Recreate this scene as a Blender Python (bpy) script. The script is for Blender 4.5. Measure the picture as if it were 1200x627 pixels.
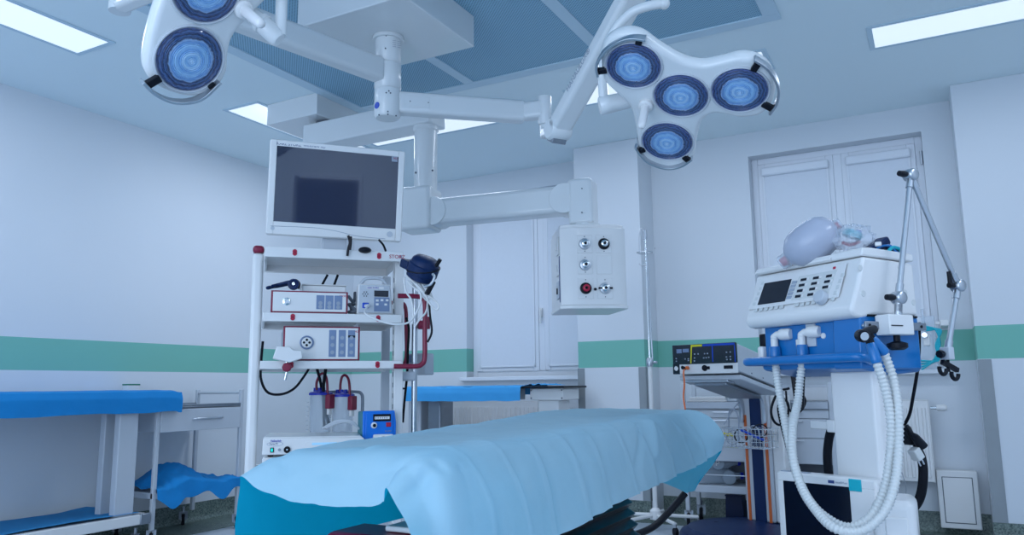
import bpy, bmesh, math, random
from mathutils import Vector, Matrix, noise
random.seed(7)
for o in list(bpy.data.objects): bpy.data.objects.remove(o)
sc = bpy.context.scene; COL = sc.collection
# ---------------------------------------------------------------- camera
FOC = 904.07
yaw, pit, rol = (math.radians(a) for a in (28.426, 8.7389, -.66325))
W = Vector((-math.sin(yaw)*math.cos(pit), math.cos(yaw)*math.cos(pit), math.sin(pit)))
r0 = W.cross(Vector((0,0,1))).normalized(); u0 = r0.cross(W)
RR = r0*math.cos(rol)+u0*math.sin(rol); UU = -r0*math.sin(rol)+u0*math.cos(rol)
CAM = Vector((0,0,1))
cd = bpy.data.cameras.new('camera'); cam = bpy.data.objects.new('camera', cd); COL.objects.link(cam)
cd.sensor_width = 36; cd.lens = 36*FOC/1200; cd.clip_start = .05
m = Matrix.Identity(4)
for i in range(3): m[i][0] = RR[i]; m[i][1] = UU[i]; m[i][2] = -W[i]; m[i][3] = CAM[i]
cam.matrix_world = m; sc.camera = cam
# ---------------------------------------------------------------- light and view
vs = sc.view_settings; vs.view_transform = 'Standard'; vs.look = 'None'; vs.gamma = 1; vs.use_curve_mapping = False
vs.exposure = 0.03
wd = bpy.data.worlds.new('world'); sc.world = wd; wd.use_nodes = True
wd.node_tree.nodes['Background'].inputs[0].default_value = (.52, .71, 1.0, 1)
wd.node_tree.nodes['Background'].inputs[1].default_value = 1.45
def area(name, loc, sx, sy, power, color=(.73, .83, 1.0), rot=(0,0,0)):
    d = bpy.data.lights.new(name, 'AREA'); d.shape = 'RECTANGLE'; d.size = sx; d.size_y = sy; d.energy = power; d.color = color
    o = bpy.data.objects.new(name, d); COL.objects.link(o); o.location = loc; o.rotation_euler = rot; return o
LP = 10.5
area('room_or_fill_light', (-4.19, 1.95, 2.975), .28, 1.25, LP)
area('room_or_fill_light', (-4.19, 4.4, 2.975), .28, 1.25, LP)
area('room_or_fill_light', (-3.3, 4.79, 2.975), 1.25, .28, LP)
area('room_or_fill_light', (-1.42, 4.79, 2.975), 1.25, .28, LP)
area('room_or_fill_light', (.5, 4.79, 2.975), 1.25, .28, LP*.6)
area('room_or_fill_light', (1.6, 2.2, 2.975), .28, 1.25, LP*2.6)       # added unseen fill lamps under the ceiling, right of and behind the camera
area('room_or_fill_light', (-1.4, -1.2, 2.975), 1.25, .28, LP*.9)
area('room_or_fill_light', (-3.3, -1.2, 2.975), 1.25, .28, LP*2)
area('room_or_fill_light', (-1.6, -2.6, 1.35), 3.2, 2.0, 64, (.70,.82,1.0), (math.radians(101),0,math.radians(2)))   # added fill light behind the camera, brightens what faces it
area('room_or_fill_light', (1.0, -1.2, 2.975), 1.25, .28, LP*1.6)  # another added fill lamp, unseen behind the camera
# ---------------------------------------------------------------- measuring helpers
def ray(x, y): return W+RR*((x-600)/FOC)-UU*((y-313.5)/FOC)
def at(x, y, X=None, Y=None, Z=None):
    v = ray(x, y)
    t = X/v.x if X is not None else Y/v.y if Y is not None else (Z-1)/v.z
    return CAM+v*t
def P(x, y, d): return CAM+ray(x, y)*d
class Fr:
    """a local frame: origin, x axis, y axis, z axis"""
    def __init__(s, o, ex, ey=None, ez=None):
        s.o = Vector(o)
        if not isinstance(ex, Vector):
            a = math.radians(ex); ex = Vector((math.cos(a), math.sin(a), 0)); ey = Vector((-math.sin(a), math.cos(a), 0)); ez = Vector((0,0,1))
        s.x, s.y, s.z = ex, ey, ez
        s.M = Matrix(((ex.x,ey.x,ez.x,s.o.x),(ex.y,ey.y,ez.y,s.o.y),(ex.z,ey.z,ez.z,s.o.z),(0,0,0,1)))
    def L(s, px, py, x=None, y=None, z=None):
        v = ray(px, py); c = CAM-s.o
        a, k = (s.x, x) if x is not None else (s.y, y) if y is not None else (s.z, z)
        q = c+v*((k-c.dot(a))/(v.dot(a))); return Vector((q.dot(s.x), q.dot(s.y), q.dot(s.z)))
# ---------------------------------------------------------------- materials
def mat(name, col, rough=.5, metal=0, noise_amt=0, nscale=20, bump=0, bscale=60, emis=None, estr=0, trans=0, alpha=1, spec=.5, coat=0):
    mt = bpy.data.materials.new(name); mt.use_nodes = True; nt = mt.node_tree; b = nt.nodes['Principled BSDF']
    b.inputs['Base Color'].default_value = (*col, 1); b.inputs['Roughness'].default_value = rough; b.inputs['Metallic'].default_value = metal
    b.inputs['Specular IOR Level'].default_value = spec; b.inputs['Coat Weight'].default_value = coat
    if trans: b.inputs['Transmission Weight'].default_value = trans
    if alpha < 1: b.inputs['Alpha'].default_value = alpha
    if emis: b.inputs['Emission Color'].default_value = (*emis, 1); b.inputs['Emission Strength'].default_value = estr
    tc = nt.nodes.new('ShaderNodeTexCoord')
    if noise_amt:
        n = nt.nodes.new('ShaderNodeTexNoise'); n.inputs['Scale'].default_value = nscale; n.inputs['Detail'].default_value = 5
        mx = nt.nodes.new('ShaderNodeMix'); mx.data_type = 'RGBA'
        mx.inputs['A'].default_value = (*[c*(1-noise_amt) for c in col], 1); mx.inputs['B'].default_value = (*[min(1, c*(1+noise_amt)) for c in col], 1)
        nt.links.new(tc.outputs['Object'], n.inputs['Vector']); nt.links.new(n.outputs['Fac'], mx.inputs['Factor']); nt.links.new(mx.outputs['Result'], b.inputs['Base Color'])
    if bump:
        n2 = nt.nodes.new('ShaderNodeTexNoise'); n2.inputs['Scale'].default_value = bscale; bp = nt.nodes.new('ShaderNodeBump')
        bp.inputs['Strength'].default_value = bump; bp.inputs['Distance'].default_value = .01
        nt.links.new(tc.outputs['Object'], n2.inputs['Vector']); nt.links.new(n2.outputs['Fac'], bp.inputs['Height']); nt.links.new(bp.outputs['Normal'], b.inputs['Normal'])
    return mt
M = dict(
 wall=mat('wall_paint', (.72,.76,.80), .75, noise_amt=.015, nscale=3, bump=.03, bscale=200),
 ceil=mat('ceiling_paint', (.80,.91,.94), .8, noise_amt=.01, nscale=2),
 frame=mat('ceiling_frame_paint', (.56,.71,.80), .45),
 white=mat('white_enamel', (.77,.77,.765), .32, noise_amt=.01, nscale=5, coat=.2),
 lampw=mat('lamp_white', (.72,.75,.76), .28, noise_amt=.01, nscale=5, coat=.4),
 winw=mat('window_white', (.80,.83,.88), .35),
 blind=mat('blind_fabric', (.76,.80,.86), .8, noise_amt=.02, nscale=40),
 grey=mat('light_grey_paint', (.52,.56,.61), .4, noise_amt=.02, nscale=8),
 dgrey=mat('dark_grey_paint', (.10,.12,.15), .45),
 steel=mat('brushed_steel', (.55,.58,.62), .32, 1, noise_amt=.06, nscale=30),
 dsteel=mat('dull_steel', (.30,.33,.37), .4, .9, noise_amt=.08, nscale=20),
 guard=mat('corner_guard_steel', (.30,.33,.35), .5, .3, noise_amt=.05, nscale=12),
 chrome=mat('chrome', (.75,.78,.8), .12, 1),
 black=mat('black_plastic', (.004,.006,.012), .4, spec=.22),
 rubber=mat('black_rubber', (.005,.007,.013), .6, spec=.2, bump=.05, bscale=90),
 navy=mat('navy_plastic', (.006,.022,.085), .4, spec=.25, noise_amt=.1, nscale=15),
 maroon=mat('maroon_enamel', (.23,.012,.045), .35),
 blue=mat('blue_enamel', (.004,.16,.46), .3, noise_amt=.03, nscale=6, coat=.2),
 pblue=mat('pump_blue', (.0,.17,.68), .35),
 teal=mat('teal_paint', (.02,.26,.33), .4),
 bluelid=mat('blue_lid', (.005,.02,.42), .4),
 drape=None, 
 ddrape=mat('dark_blue_drape', (.0,.23,.58), .85, noise_amt=.05, nscale=12, bump=.25, bscale=25),
 mdrape=mat('blue_drape', (.05,.36,.74), .85, noise_amt=.05, nscale=12, bump=.2, bscale=25),
 tdrape=mat('teal_blue_drape', (.012,.25,.55), .85, noise_amt=.05, nscale=12, bump=.2, bscale=25),
 hose=mat('hose_plastic', (.64,.66,.65), .3),
 clear=mat('clear_plastic', (.62,.72,.82), .12, alpha=.38, spec=.8),
 bag=mat('bag_film', (.75,.80,.90), .12, alpha=.40, spec=1, bump=.9, bscale=35),
 silicone=mat('silicone', (.47,.51,.62), .25, alpha=.88),
 btn=mat('button_grey', (.32,.37,.45), .45),
 sky=mat('button_blue_grey', (.18,.25,.40), .45),
 txt=mat('print_blue', (.03,.06,.20), .5),
 red=mat('print_red', (.45,.01,.05), .4),
 orange=mat('orange_strip', (.62,.13,.03), .45),
 yellow=mat('yellow_strip', (.72,.66,.02), .45),
 cyanp=mat('cyan_plastic', (.0,.42,.52), .4),
 green=mat('green_paint', (.0,.20,.12), .5),
 lgreen=mat('lit_green_key', (.0,.6,.5), .4, emis=(.0,.8,.7), estr=.5),
 lcd=mat('lit_blue_display', (.25,.5,.7), .3, emis=(.35,.65,.9), estr=.35),
 dscreen=mat('dark_screen', (.004,.008,.02), .14, spec=.6),
 light=mat('light_diffuser', (.9,.9,.9), .5, emis=(.80,.91,1.0), estr=.66),
 floor=mat('floor_vinyl', (.46,.53,.60), .35, noise_amt=.12, nscale=140),
 bellows=mat('rubber_bellows', (.004,.006,.010), .3, spec=.3),
 sticker=mat('blue_sticker', (.0,.06,.5), .4),
)
def stripe_mat():
    mt = mat('wall_paint_green_band', (.72,.76,.80), .75); nt = mt.node_tree; b = nt.nodes['Principled BSDF']
    g = nt.nodes.new('ShaderNodeNewGeometry'); s = nt.nodes.new('ShaderNodeSeparateXYZ'); nt.links.new(g.outputs['Position'], s.inputs[0])
    a = nt.nodes.new('ShaderNodeMath'); a.operation = 'COMPARE'; a.inputs[1].default_value = 1.246; a.inputs[2].default_value = .107
    nt.links.new(s.outputs['Z'], a.inputs[0])
    n = nt.nodes.new('ShaderNodeTexNoise'); n.inputs['Scale'].default_value = 2; nt.links.new(g.outputs['Position'], n.inputs['Vector'])
    w = nt.nodes.new('ShaderNodeMix'); w.data_type = 'RGBA'; w.inputs['A'].default_value = (.70,.745,.79,1); w.inputs['B'].default_value = (.735,.77,.81,1)
    nt.links.new(n.outputs['Fac'], w.inputs['Factor'])
    mx = nt.nodes.new('ShaderNodeMix'); mx.data_type = 'RGBA'; mx.inputs['B'].default_value = (.20,.52,.43,1)
    nt.links.new(w.outputs['Result'], mx.inputs['A']); nt.links.new(a.outputs[0], mx.inputs['Factor']); nt.links.new(mx.outputs['Result'], b.inputs['Base Color']); return mt
M['band'] = stripe_mat()
def terrazzo():
    mt = mat('terrazzo', (.1,.13,.12), .4); nt = mt.node_tree; b = nt.nodes['Principled BSDF']
    g = nt.nodes.new('ShaderNodeNewGeometry'); v = nt.nodes.new('ShaderNodeTexVoronoi'); v.inputs['Scale'].default_value = 110
    r = nt.nodes.new('ShaderNodeValToRGB'); r.color_ramp.elements[0].color = (.03,.06,.055,1); r.color_ramp.elements[1].color = (.22,.28,.25,1)
    nt.links.new(g.outputs['Position'], v.inputs['Vector']); nt.links.new(v.outputs['Color'], r.inputs[0]); nt.links.new(r.outputs[0], b.inputs['Base Color']); return mt
M['terr'] = terrazzo()
def perforated():
    mt = mat('perforated_sheet', (.2,.4,.55), .5); nt = mt.node_tree; b = nt.nodes['Principled BSDF']
    g = nt.nodes.new('ShaderNodeNewGeometry'); v = nt.nodes.new('ShaderNodeTexVoronoi'); v.inputs['Scale'].default_value = 75; v.inputs['Randomness'].default_value = 0
    r = nt.nodes.new('ShaderNodeValToRGB'); r.color_ramp.interpolation = 'LINEAR'
    r.color_ramp.elements[0].position = .30; r.color_ramp.elements[0].color = (.04,.12,.19,1); r.color_ramp.elements[1].position = .42; r.color_ramp.elements[1].color = (.30,.52,.66,1)
    mp = nt.nodes.new('ShaderNodeMapping'); mp.inputs['Rotation'].default_value = (0,0,.78)
    nt.links.new(g.outputs['Position'], mp.inputs['Vector']); nt.links.new(mp.outputs[0], v.inputs['Vector']); nt.links.new(v.outputs['Distance'], r.inputs[0]); nt.links.new(r.outputs[0], b.inputs['Base Color']); return mt
M['perf'] = perforated()
def drape():
    mt = bpy.data.materials.new('light_blue_drape'); mt.use_nodes = True; nt = mt.node_tree; b = nt.nodes['Principled BSDF']; out = nt.nodes['Material Output']
    b.inputs['Roughness'].default_value = .85; b.inputs['Specular IOR Level'].default_value = .15
    g = nt.nodes.new('ShaderNodeNewGeometry'); n = nt.nodes.new('ShaderNodeTexNoise'); n.inputs['Scale'].default_value = 9; n.inputs['Detail'].default_value = 6
    nt.links.new(g.outputs['Position'], n.inputs['Vector'])
    mx = nt.nodes.new('ShaderNodeMix'); mx.data_type = 'RGBA'; mx.inputs['A'].default_value = (.48,.74,.87,1); mx.inputs['B'].default_value = (.56,.79,.89,1)
    nt.links.new(n.outputs['Fac'], mx.inputs['Factor']); bk = nt.nodes.new('ShaderNodeMix'); bk.data_type = 'RGBA'; bk.inputs['B'].default_value = (.01,.40,.62,1)   # underside darkened to cyan, painting in the shade beneath the sheet
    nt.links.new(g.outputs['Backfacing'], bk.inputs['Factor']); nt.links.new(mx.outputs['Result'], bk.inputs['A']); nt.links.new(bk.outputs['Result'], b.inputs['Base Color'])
    n2 = nt.nodes.new('ShaderNodeTexNoise'); n2.inputs['Scale'].default_value = 16; n2.inputs['Detail'].default_value = 7
    bp = nt.nodes.new('ShaderNodeBump'); bp.inputs['Strength'].default_value = .22; bp.inputs['Distance'].default_value = .012
    nt.links.new(g.outputs['Position'], n2.inputs['Vector']); nt.links.new(n2.outputs['Fac'], bp.inputs['Height']); nt.links.new(bp.outputs['Normal'], b.inputs['Normal'])
    t = nt.nodes.new('ShaderNodeBsdfTranslucent'); t.inputs[0].default_value = (.0,.60,.80,1)
    ms = nt.nodes.new('ShaderNodeMixShader'); ms.inputs[0].default_value = .36
    nt.links.new(b.outputs[0], ms.inputs[1]); nt.links.new(t.outputs[0], ms.inputs[2]); nt.links.new(ms.outputs[0], out.inputs[0]); return mt
M['drape'] = drape()
def lens_mat():
    mt = mat('lamp_lens', (.02,.05,.2), .08, coat=1); nt = mt.node_tree; b = nt.nodes['Principled BSDF']
    tc = nt.nodes.new('ShaderNodeTexCoord'); vl = nt.nodes.new('ShaderNodeVectorMath'); vl.operation = 'LENGTH'
    s = nt.nodes.new('ShaderNodeVectorMath'); s.operation = 'MULTIPLY'; s.inputs[1].default_value = (1,1,0)
    nt.links.new(tc.outputs['Object'], s.inputs[0]); nt.links.new(s.outputs[0], vl.inputs[0])
    n = nt.nodes.new('ShaderNodeTexNoise'); n.inputs['Scale'].default_value = 60; n.inputs['Detail'].default_value = 8
    nt.links.new(tc.outputs['Object'], n.inputs['Vector'])
    ma = nt.nodes.new('ShaderNodeMath'); ma.operation = 'MULTIPLY_ADD'; ma.inputs[1].default_value = 9.2; nt.links.new(vl.outputs['Value'], ma.inputs[0])
    mb = nt.nodes.new('ShaderNodeMath'); mb.operation = 'MULTIPLY_ADD'; mb.inputs[1].default_value = .14; mb.inputs[2].default_value = -.07; nt.links.new(n.outputs['Fac'], mb.inputs[0]); nt.links.new(mb.outputs[0], ma.inputs[2])
    r = nt.nodes.new('ShaderNodeValToRGB'); e = r.color_ramp.elements
    e[0].position = 0; e[0].color = (.50,.72,.92,1); e[1].position = 1; e[1].color = (.03,.06,.18,1)
    for p_, c in ((.12,(.20,.44,.78)),(.20,(.42,.66,.90)),(.30,(.16,.38,.74)),(.40,(.30,.55,.84)),(.50,(.12,.30,.62)),(.55,(.26,.42,.70)),(.59,(.006,.02,.08)),(.65,(.05,.12,.30)),(.69,(.008,.02,.08)),(.75,(.06,.13,.34)),(.79,(.008,.02,.08)),(.83,(.10,.15,.38)),(.88,(.01,.025,.10))):
        k = e.new(p_); k.color = (*c, 1)
    nt.links.new(ma.outputs[0], r.inputs[0]); nt.links.new(r.outputs[0], b.inputs['Base Color'])
    w = nt.nodes.new('ShaderNodeMath'); w.operation = 'SINE'; w2 = nt.nodes.new('ShaderNodeMath'); w2.operation = 'MULTIPLY'; w2.inputs[1].default_value = 1100
    nt.links.new(vl.outputs['Value'], w2.inputs[0]); nt.links.new(w2.outputs[0], w.inputs[0])
    bp = nt.nodes.new('ShaderNodeBump'); bp.inputs['Strength'].default_value = .6; bp.inputs['Distance'].default_value = .002
    nt.links.new(w.outputs[0], bp.inputs['Height']); nt.links.new(bp.outputs['Normal'], b.inputs['Normal']); return mt
M['lens'] = lens_mat()
# ---------------------------------------------------------------- mesh builder
class MB:
    def __init__(s): s.v = []; s.f = []
    def add(s, vs_, fs):
        n = len(s.v); s.v += [Vector(v) for v in vs_]; s.f += [[i+n for i in f] for f in fs]; return s
    def box(s, a, b, R=None):
        x0,y0,z0 = a; x1,y1,z1 = b
        c = [(x0,y0,z0),(x1,y0,z0),(x1,y1,z0),(x0,y1,z0),(x0,y0,z1),(x1,y0,z1),(x1,y1,z1),(x0,y1,z1)]
        if R: c = [R@Vector(p) for p in c]
        return s.add(c, [(0,3,2,1),(4,5,6,7),(0,1,5,4),(1,2,6,5),(2,3,7,6),(3,0,4,7)])
    def obox(s, p, q, w, h, up=Vector((0,0,1))):
        """bar from p to q, w wide sideways and h high"""
        p = Vector(p); q = Vector(q); d = (q-p).normalized(); sd = d.cross(up).normalized(); uu = sd.cross(d)
        c = [e+sd*(a*w/2)+uu*(b*h/2) for e in (p,q) for a,b in ((-1,-1),(1,-1),(1,1),(-1,1))]
        return s.add(c, [(0,1,2,3),(7,6,5,4),(0,4,5,1),(1,5,6,2),(2,6,7,3),(3,7,4,0)])
    def tube(s, pts, r, n=12, closed=False, cap=True):
        pts = [Vector(p) for p in pts]; N = len(pts); rs = r if isinstance(r, (list,tuple)) else [r]*N
        T = []
        for i in range(N):
            a = pts[(i-1)%N] if closed or i > 0 else pts[i]; b = pts[(i+1)%N] if closed or i < N-1 else pts[i]
            d = b-a; T.append(d.normalized() if d.length > 1e-9 else Vector((0,0,1)))
        ref = Vector((0,0,1)) if abs(T[0].z) < .9 else Vector((1,0,0)); nr = (ref-T[0]*ref.dot(T[0])).normalized()
        vv = []
        for i in range(N):
            nr = (nr-T[i]*nr.dot(T[i])).normalized(); bn = T[i].cross(nr)
            for k in range(n):
                a = 2*math.pi*k/n; vv.append(pts[i]+(nr*math.cos(a)+bn*math.sin(a))*rs[i])
        ff = []
        for i in range(N if closed else N-1):
            for k in range(n):
                a = i*n+k; b = i*n+(k+1)%n; j = ((i+1)%N)*n; ff.append((a, b, j+(k+1)%n, j+k))
        if cap and not closed: ff += [tuple(range(n))[::-1], tuple(range((N-1)*n, N*n))]
        return s.add(vv, ff)
    def cyl(s, p, q, r, r2=None, n=24): return s.tube([p, q], [r, r if r2 is None else r2], n)
    def lathe(s, prof, o, ax, n=32):
        """profile [(radius, height)] turned round axis ax from o"""
        o = Vector(o); ax = Vector(ax).normalized(); ref = Vector((0,0,1)) if abs(ax.z) < .9 else Vector((1,0,0))
        e1 = (ref-ax*ref.dot(ax)).normalized(); e2 = ax.cross(e1); vv = []; ff = []
        for r_, h in prof:
            for k in range(n):
                a = 2*math.pi*k/n; vv.append(o+ax*h+(e1*math.cos(a)+e2*math.sin(a))*max(r_, 1e-5))
        for i in range(len(prof)-1):
            for k in range(n): ff.append((i*n+k, i*n+(k+1)%n, (i+1)*n+(k+1)%n, (i+1)*n+k))
        ff += [tuple(range(n))[::-1], tuple(range((len(prof)-1)*n, len(prof)*n))]
        return s.add(vv, ff)
    def ball(s, c, r, sx=1, sy=1, sz=1, n=20, R=None):
        prof = [(math.sin(math.pi*i/12), -math.cos(math.pi*i/12)) for i in range(13)]
        t = MB().lathe(prof, (0,0,0), (0,0,1), n); c = Vector(c)
        vv = [Vector((v.x*r*sx, v.y*r*sy, v.z*r*sz)) for v in t.v]
        if R: vv = [R@v for v in vv]
        return s.add([c+v for v in vv], t.f)
    def prism(s, poly, o, eu, ev, en, d0, d1):
        """polygon in the (eu, ev) plane pushed from d0 to d1 along en"""
        o = Vector(o); n = len(poly)
        vv = [o+eu*a+ev*b+en*d0 for a,b in poly]+[o+eu*a+ev*b+en*d1 for a,b in poly]
        return s.add(vv, [tuple(range(n))[::-1], tuple(range(n, 2*n))]+[(i,(i+1)%n,n+(i+1)%n,n+i) for i in range(n)])
    def loft(s, rings):
        n = len(rings[0]); vv = [v for r_ in rings for v in r_]; ff = []
        for i in range(len(rings)-1):
            for k in range(n): ff.append((i*n+k, i*n+(k+1)%n, (i+1)*n+(k+1)%n, (i+1)*n+k))
        ff += [tuple(range(n))[::-1], tuple(range((len(rings)-1)*n, len(rings)*n))]
        return s.add(vv, ff)
    def grid(s, rows):
        n = len(rows[0]); vv = [v for r_ in rows for v in r_]
        return s.add(vv, [(i*n+k, i*n+k+1, (i+1)*n+k+1, (i+1)*n+k) for i in range(len(rows)-1) for k in range(n-1)])
    def build(s, name, mt, parent=None, bevel=0, smooth=True, world=False, label=None, segs=2, angle=.7, solid=0):
        me = bpy.data.meshes.new(name); me.from_pydata(s.v, [], s.f); me.update()
        bm = bmesh.new(); bm.from_mesh(me); bmesh.ops.recalc_face_normals(bm, faces=bm.faces); bm.to_mesh(me); bm.free()
        if world and parent is not None: me.transform(ROOTM[parent.name].inverted())
        me.materials.append(mt if not isinstance(mt, str) else M[mt])
        if smooth: me.shade_smooth(); me.set_sharp_from_angle(angle=angle)
        o = bpy.data.objects.new(name, me); COL.objects.link(o)
        if parent is not None: o.parent = parent; ROOTM[o.name] = ROOTM[parent.name]
        else: ROOTM[o.name] = Matrix.Identity(4)
        if solid:
            q = o.modifiers.new('thickness', 'SOLIDIFY'); q.thickness = solid
        if bevel:
            q = o.modifiers.new('bevel', 'BEVEL'); q.width = bevel; q.segments = segs; q.limit_method = 'ANGLE'; q.angle_limit = .6; q.harden_normals = False
        if label: o['label'] = label
        return o
ROOTM = {}
def tag(o, label, cat, group=None):
    o['label'] = label; o['category'] = cat
    if group: o['group'] = group
    return o
def thing(name, label, cat, fr=None, group=None):
    o = bpy.data.objects.new(name, None); COL.objects.link(o); o.empty_display_size = .1
    if fr is None: fr = Fr((0,0,0), 0)
    elif not isinstance(fr, Fr): fr = Fr(fr, 0)
    o.matrix_world = fr.M; ROOTM[o.name] = fr.M.copy()
    return tag(o, label, cat, group)
def struct(mb, name, mt, parent=None, **k):
    o = mb.build(name, mt, parent, **k)
    if parent is None: o['kind'] = 'structure'
    return o
def spline(pts, per=8, closed=False):
    pts = [Vector(p) for p in pts]; N = len(pts); out = []
    for i in range(N if closed else N-1):
        p1 = pts[i]; p2 = pts[(i+1)%N]; p0 = pts[(i-1)%N] if closed or i else p1*2-p2; p3 = pts[(i+2)%N] if closed or i+2 < N else p2*2-p1
        for k in range(per):
            t = k/per; out.append(((p1*2)+(p2-p0)*t+(p0*2-p1*5+p2*4-p3)*t*t+(p1*3-p0-p2*3+p3)*t**3)*.5)
    if not closed: out.append(pts[-1])
    return out
def text(body, size, o, ex, ey, mt, parent, name='lettering', align='LEFT', world=True):
    """raised lettering, baseline from o along ex, up along ey"""
    cu = bpy.data.curves.new(name, 'FONT'); cu.body = body; cu.size = size; cu.extrude = .0004; cu.align_x = align
    t = bpy.data.objects.new(name+'_source', cu); COL.objects.link(t); bpy.context.view_layer.update()
    me = bpy.data.meshes.new_from_object(t.evaluated_get(bpy.context.evaluated_depsgraph_get())); bpy.data.objects.remove(t)
    ex = Vector(ex).normalized(); ey = Vector(ey); ey = (ey-ex*ey.dot(ex)).normalized(); ez = ex.cross(ey); o = Vector(o)
    mm = Matrix(((ex.x,ey.x,ez.x,o.x),(ex.y,ey.y,ez.y,o.y),(ex.z,ey.z,ez.z,o.z),(0,0,0,1)))
    me.transform(mm)
    if world: me.transform(ROOTM[parent.name].inverted())
    me.materials.clear(); me.materials.append(M[mt]); ob = bpy.data.objects.new(name, me); COL.objects.link(ob); ob.parent = parent; ROOTM[ob.name] = ROOTM[parent.name]
    return ob
V3 = lambda x,y,z: Vector((x,y,z))
EX, EY, EZ = V3(1,0,0), V3(0,1,0), V3(0,0,1)
FZ = -.02
# ================================================================ THE ROOM
struct(MB().box((-5.6,-3,FZ-.1),(2.7,6.6,FZ)), 'floor', 'floor')
struct(MB().box((-5.6,-3,3.0),(2.7,6.6,3.1)), 'ceiling', 'ceil')
struct(MB().box((-5.5,-3,FZ),(-5.22,6.6,3.0)), 'wall_left', 'band')
wb = MB()
w1 = (-3.845,-2.56); w2 = (-1.18,.055); zb, zt = 1.085, 2.803
wb.box((-5.22,6.19,FZ),(w1[0],6.5,3)); wb.box((w1[0],6.19,FZ),(-2.2,6.5,zb)); wb.box((w1[0],6.19,zt),(-2.2,6.5,3))
wb.box((-2.2,6.19,FZ),(w2[0],6.5,3)); wb.box((w2[0],6.19,FZ),(w2[1],6.5,zb)); wb.box((w2[0],6.19,zt),(w2[1],6.5,3)); wb.box((w2[1],6.19,FZ),(.6,6.5,3))
struct(wb, 'wall_back', 'band', smooth=False)
struct(MB().box((-2.56,5.85,FZ),(-1.99,6.19,3)), 'wall_pillar', 'band', bevel=.004)
struct(MB().box((2.6,-2.3,FZ),(2.7,-1.95,3)).box((2.6,-.9,FZ),(2.7,5.86,3)).box((2.6,-1.95,2.12),(2.7,-.9,3)), 'wall_entrance', 'wall')
dl_ = struct(MB().box((2.63,-1.93,FZ+.005),(2.67,-.92,2.10)), 'door_1', 'dgrey', bevel=.003)
struct(MB().box((2.585,-2.0,FZ),(2.6,-1.95,2.17)).box((2.585,-.9,FZ),(2.6,-.85,2.17)).box((2.585,-1.95,2.12),(2.6,-.9,2.17)), 'trim_8', 'winw', bevel=.003)
struct(MB().cyl((2.58,-1.05,1.05),(2.58,-1.18,1.05),.01), 'door_handle', 'steel', dl_)
struct(MB().box((.25,5.86,FZ),(2.6,6.5,3)), 'wall_right', 'band', bevel=.004)
# terrazzo coved base
def base(name, a, b, nx, ny):
    a = V3(*a, 0); b = V3(*b, 0); nn = V3(nx, ny, 0); prof = [(.0,.14),(.012,.14),(.013,.04),(.022,.018),(.04,.004),(.055,0),(.0,0)]
    rings = [[e+nn*p_+EZ*(h+FZ) for p_,h in prof] for e in (a, b)]
    struct(MB().loft(rings), name, 'terr')
base('baseboard_left', (-5.22,-2), (-5.22,6.19), 1, 0)
base('baseboard_back', (-5.22,6.19), (.25,6.19), 0, -1)
base('baseboard_pillar', (-2.57,5.85), (-1.98,5.85), 0, -1)
base('baseboard_right', (.24,5.86), (2.2,5.86), 0, -1)
# darker terrazzo border of the floor along the back wall and left wall
struct(MB().box((-5.22,5.72,FZ),(2.2,6.19,FZ+.004)), 'trim_1', 'terr')
struct(MB().box((-5.22,-2,FZ),(-4.75,5.72,FZ+.004)), 'trim_2', 'terr')
for i,(x0,x1,y) in enumerate(((-2.562,-2.505,5.85),(-2.045,-1.988,5.85),(.247,.325,5.86))):
    g = MB().box((x0,y-.004,FZ+.14),(x1,y+.001,1.136))
    if i < 1: g.box((x0-.003,y-.004,FZ+.14),(x0+.001,y+.06,1.136))
    if i == 1: g.box((x1-.001,y-.004,FZ+.14),(x1+.003,y+.06,1.136))
    struct(g, 'trim_%d'%(i+3), 'guard')
# windows with roller blinds
def window(idx, x0, x1, mull):
    y = 6.31; fr = MB()
    fr.box((x0,y,zb),(x0+.05,y+.08,zt)).box((x1-.05,y,zb),(x1,y+.08,zt)).box((x0+.05,y,zt-.05),(x1-.05,y+.08,zt)).box((x0+.05,y,zb),(x1-.05,y+.08,zb+.05)).box((mull-.03,y-.005,zb+.05),(mull+.03,y+.08,zt-.05))
    w = fr.build('window_%d'%idx, 'winw', bevel=.004); w['kind'] = 'structure'
    for a, b in ((x0+.05, mull-.03), (mull+.03, x1-.05)):
        s = MB(); t = .055; z0 = zb+.052; z1 = zt-.052
        s.box((a,y-.012,z0),(a+t,y+.05,z1)).box((b-t,y-.012,z0),(b,y+.05,z1)).box((a+t,y-.012,z1-t),(b-t,y+.05,z1)).box((a+t,y-.012,z0),(b-t,y+.05,z0+t))
        sh = s.build('sash', 'winw', w, bevel=.004)
        MB().box((a+t,y+.02,z0+t),(b-t,y+.026,z1-t)).build('window_pane', 'clear', sh)
        MB().box((a+.045,y-.020,z0+.05),(b-.045,y-.017,z1-.07)).build('roller_blind', 'blind', w)
        c = MB().box((a+.03,y-.055,z1-.105),(b-.03,y-.014,z1-.035)); c.build('blind_cassette', 'winw', w, bevel=.015, segs=3)
        g = MB()
        for xx in (a+.035, b-.05): g.box((xx,y-.024,z0+.04),(xx+.015,y-.013,z1-.1))
        g.box((a+.035,y-.024,z0+.035),(b-.035,y-.013,z0+.05)); g.build('blind_guide', 'winw', w, bevel=.002)
    MB().cyl((x1-.012,y-.02,zt-.22),(x1-.012,y-.02,zt-.12),.010).build('hinge', 'steel', w)
    h = MB().box((mull-.012,y-.03,1.62),(mull+.012,y-.005,1.70)).box((mull-.008,y-.045,1.56),(mull+.008,y-.03,1.68)); h.build('window_handle', 'white', w, bevel=.003)
    struct(MB().box((x0-.045,6.13,zb-.035),(x1+.045 if idx==2 else x1,y,zb)), 'trim_%d'%(idx+5), 'winw', bevel=.006)
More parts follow.
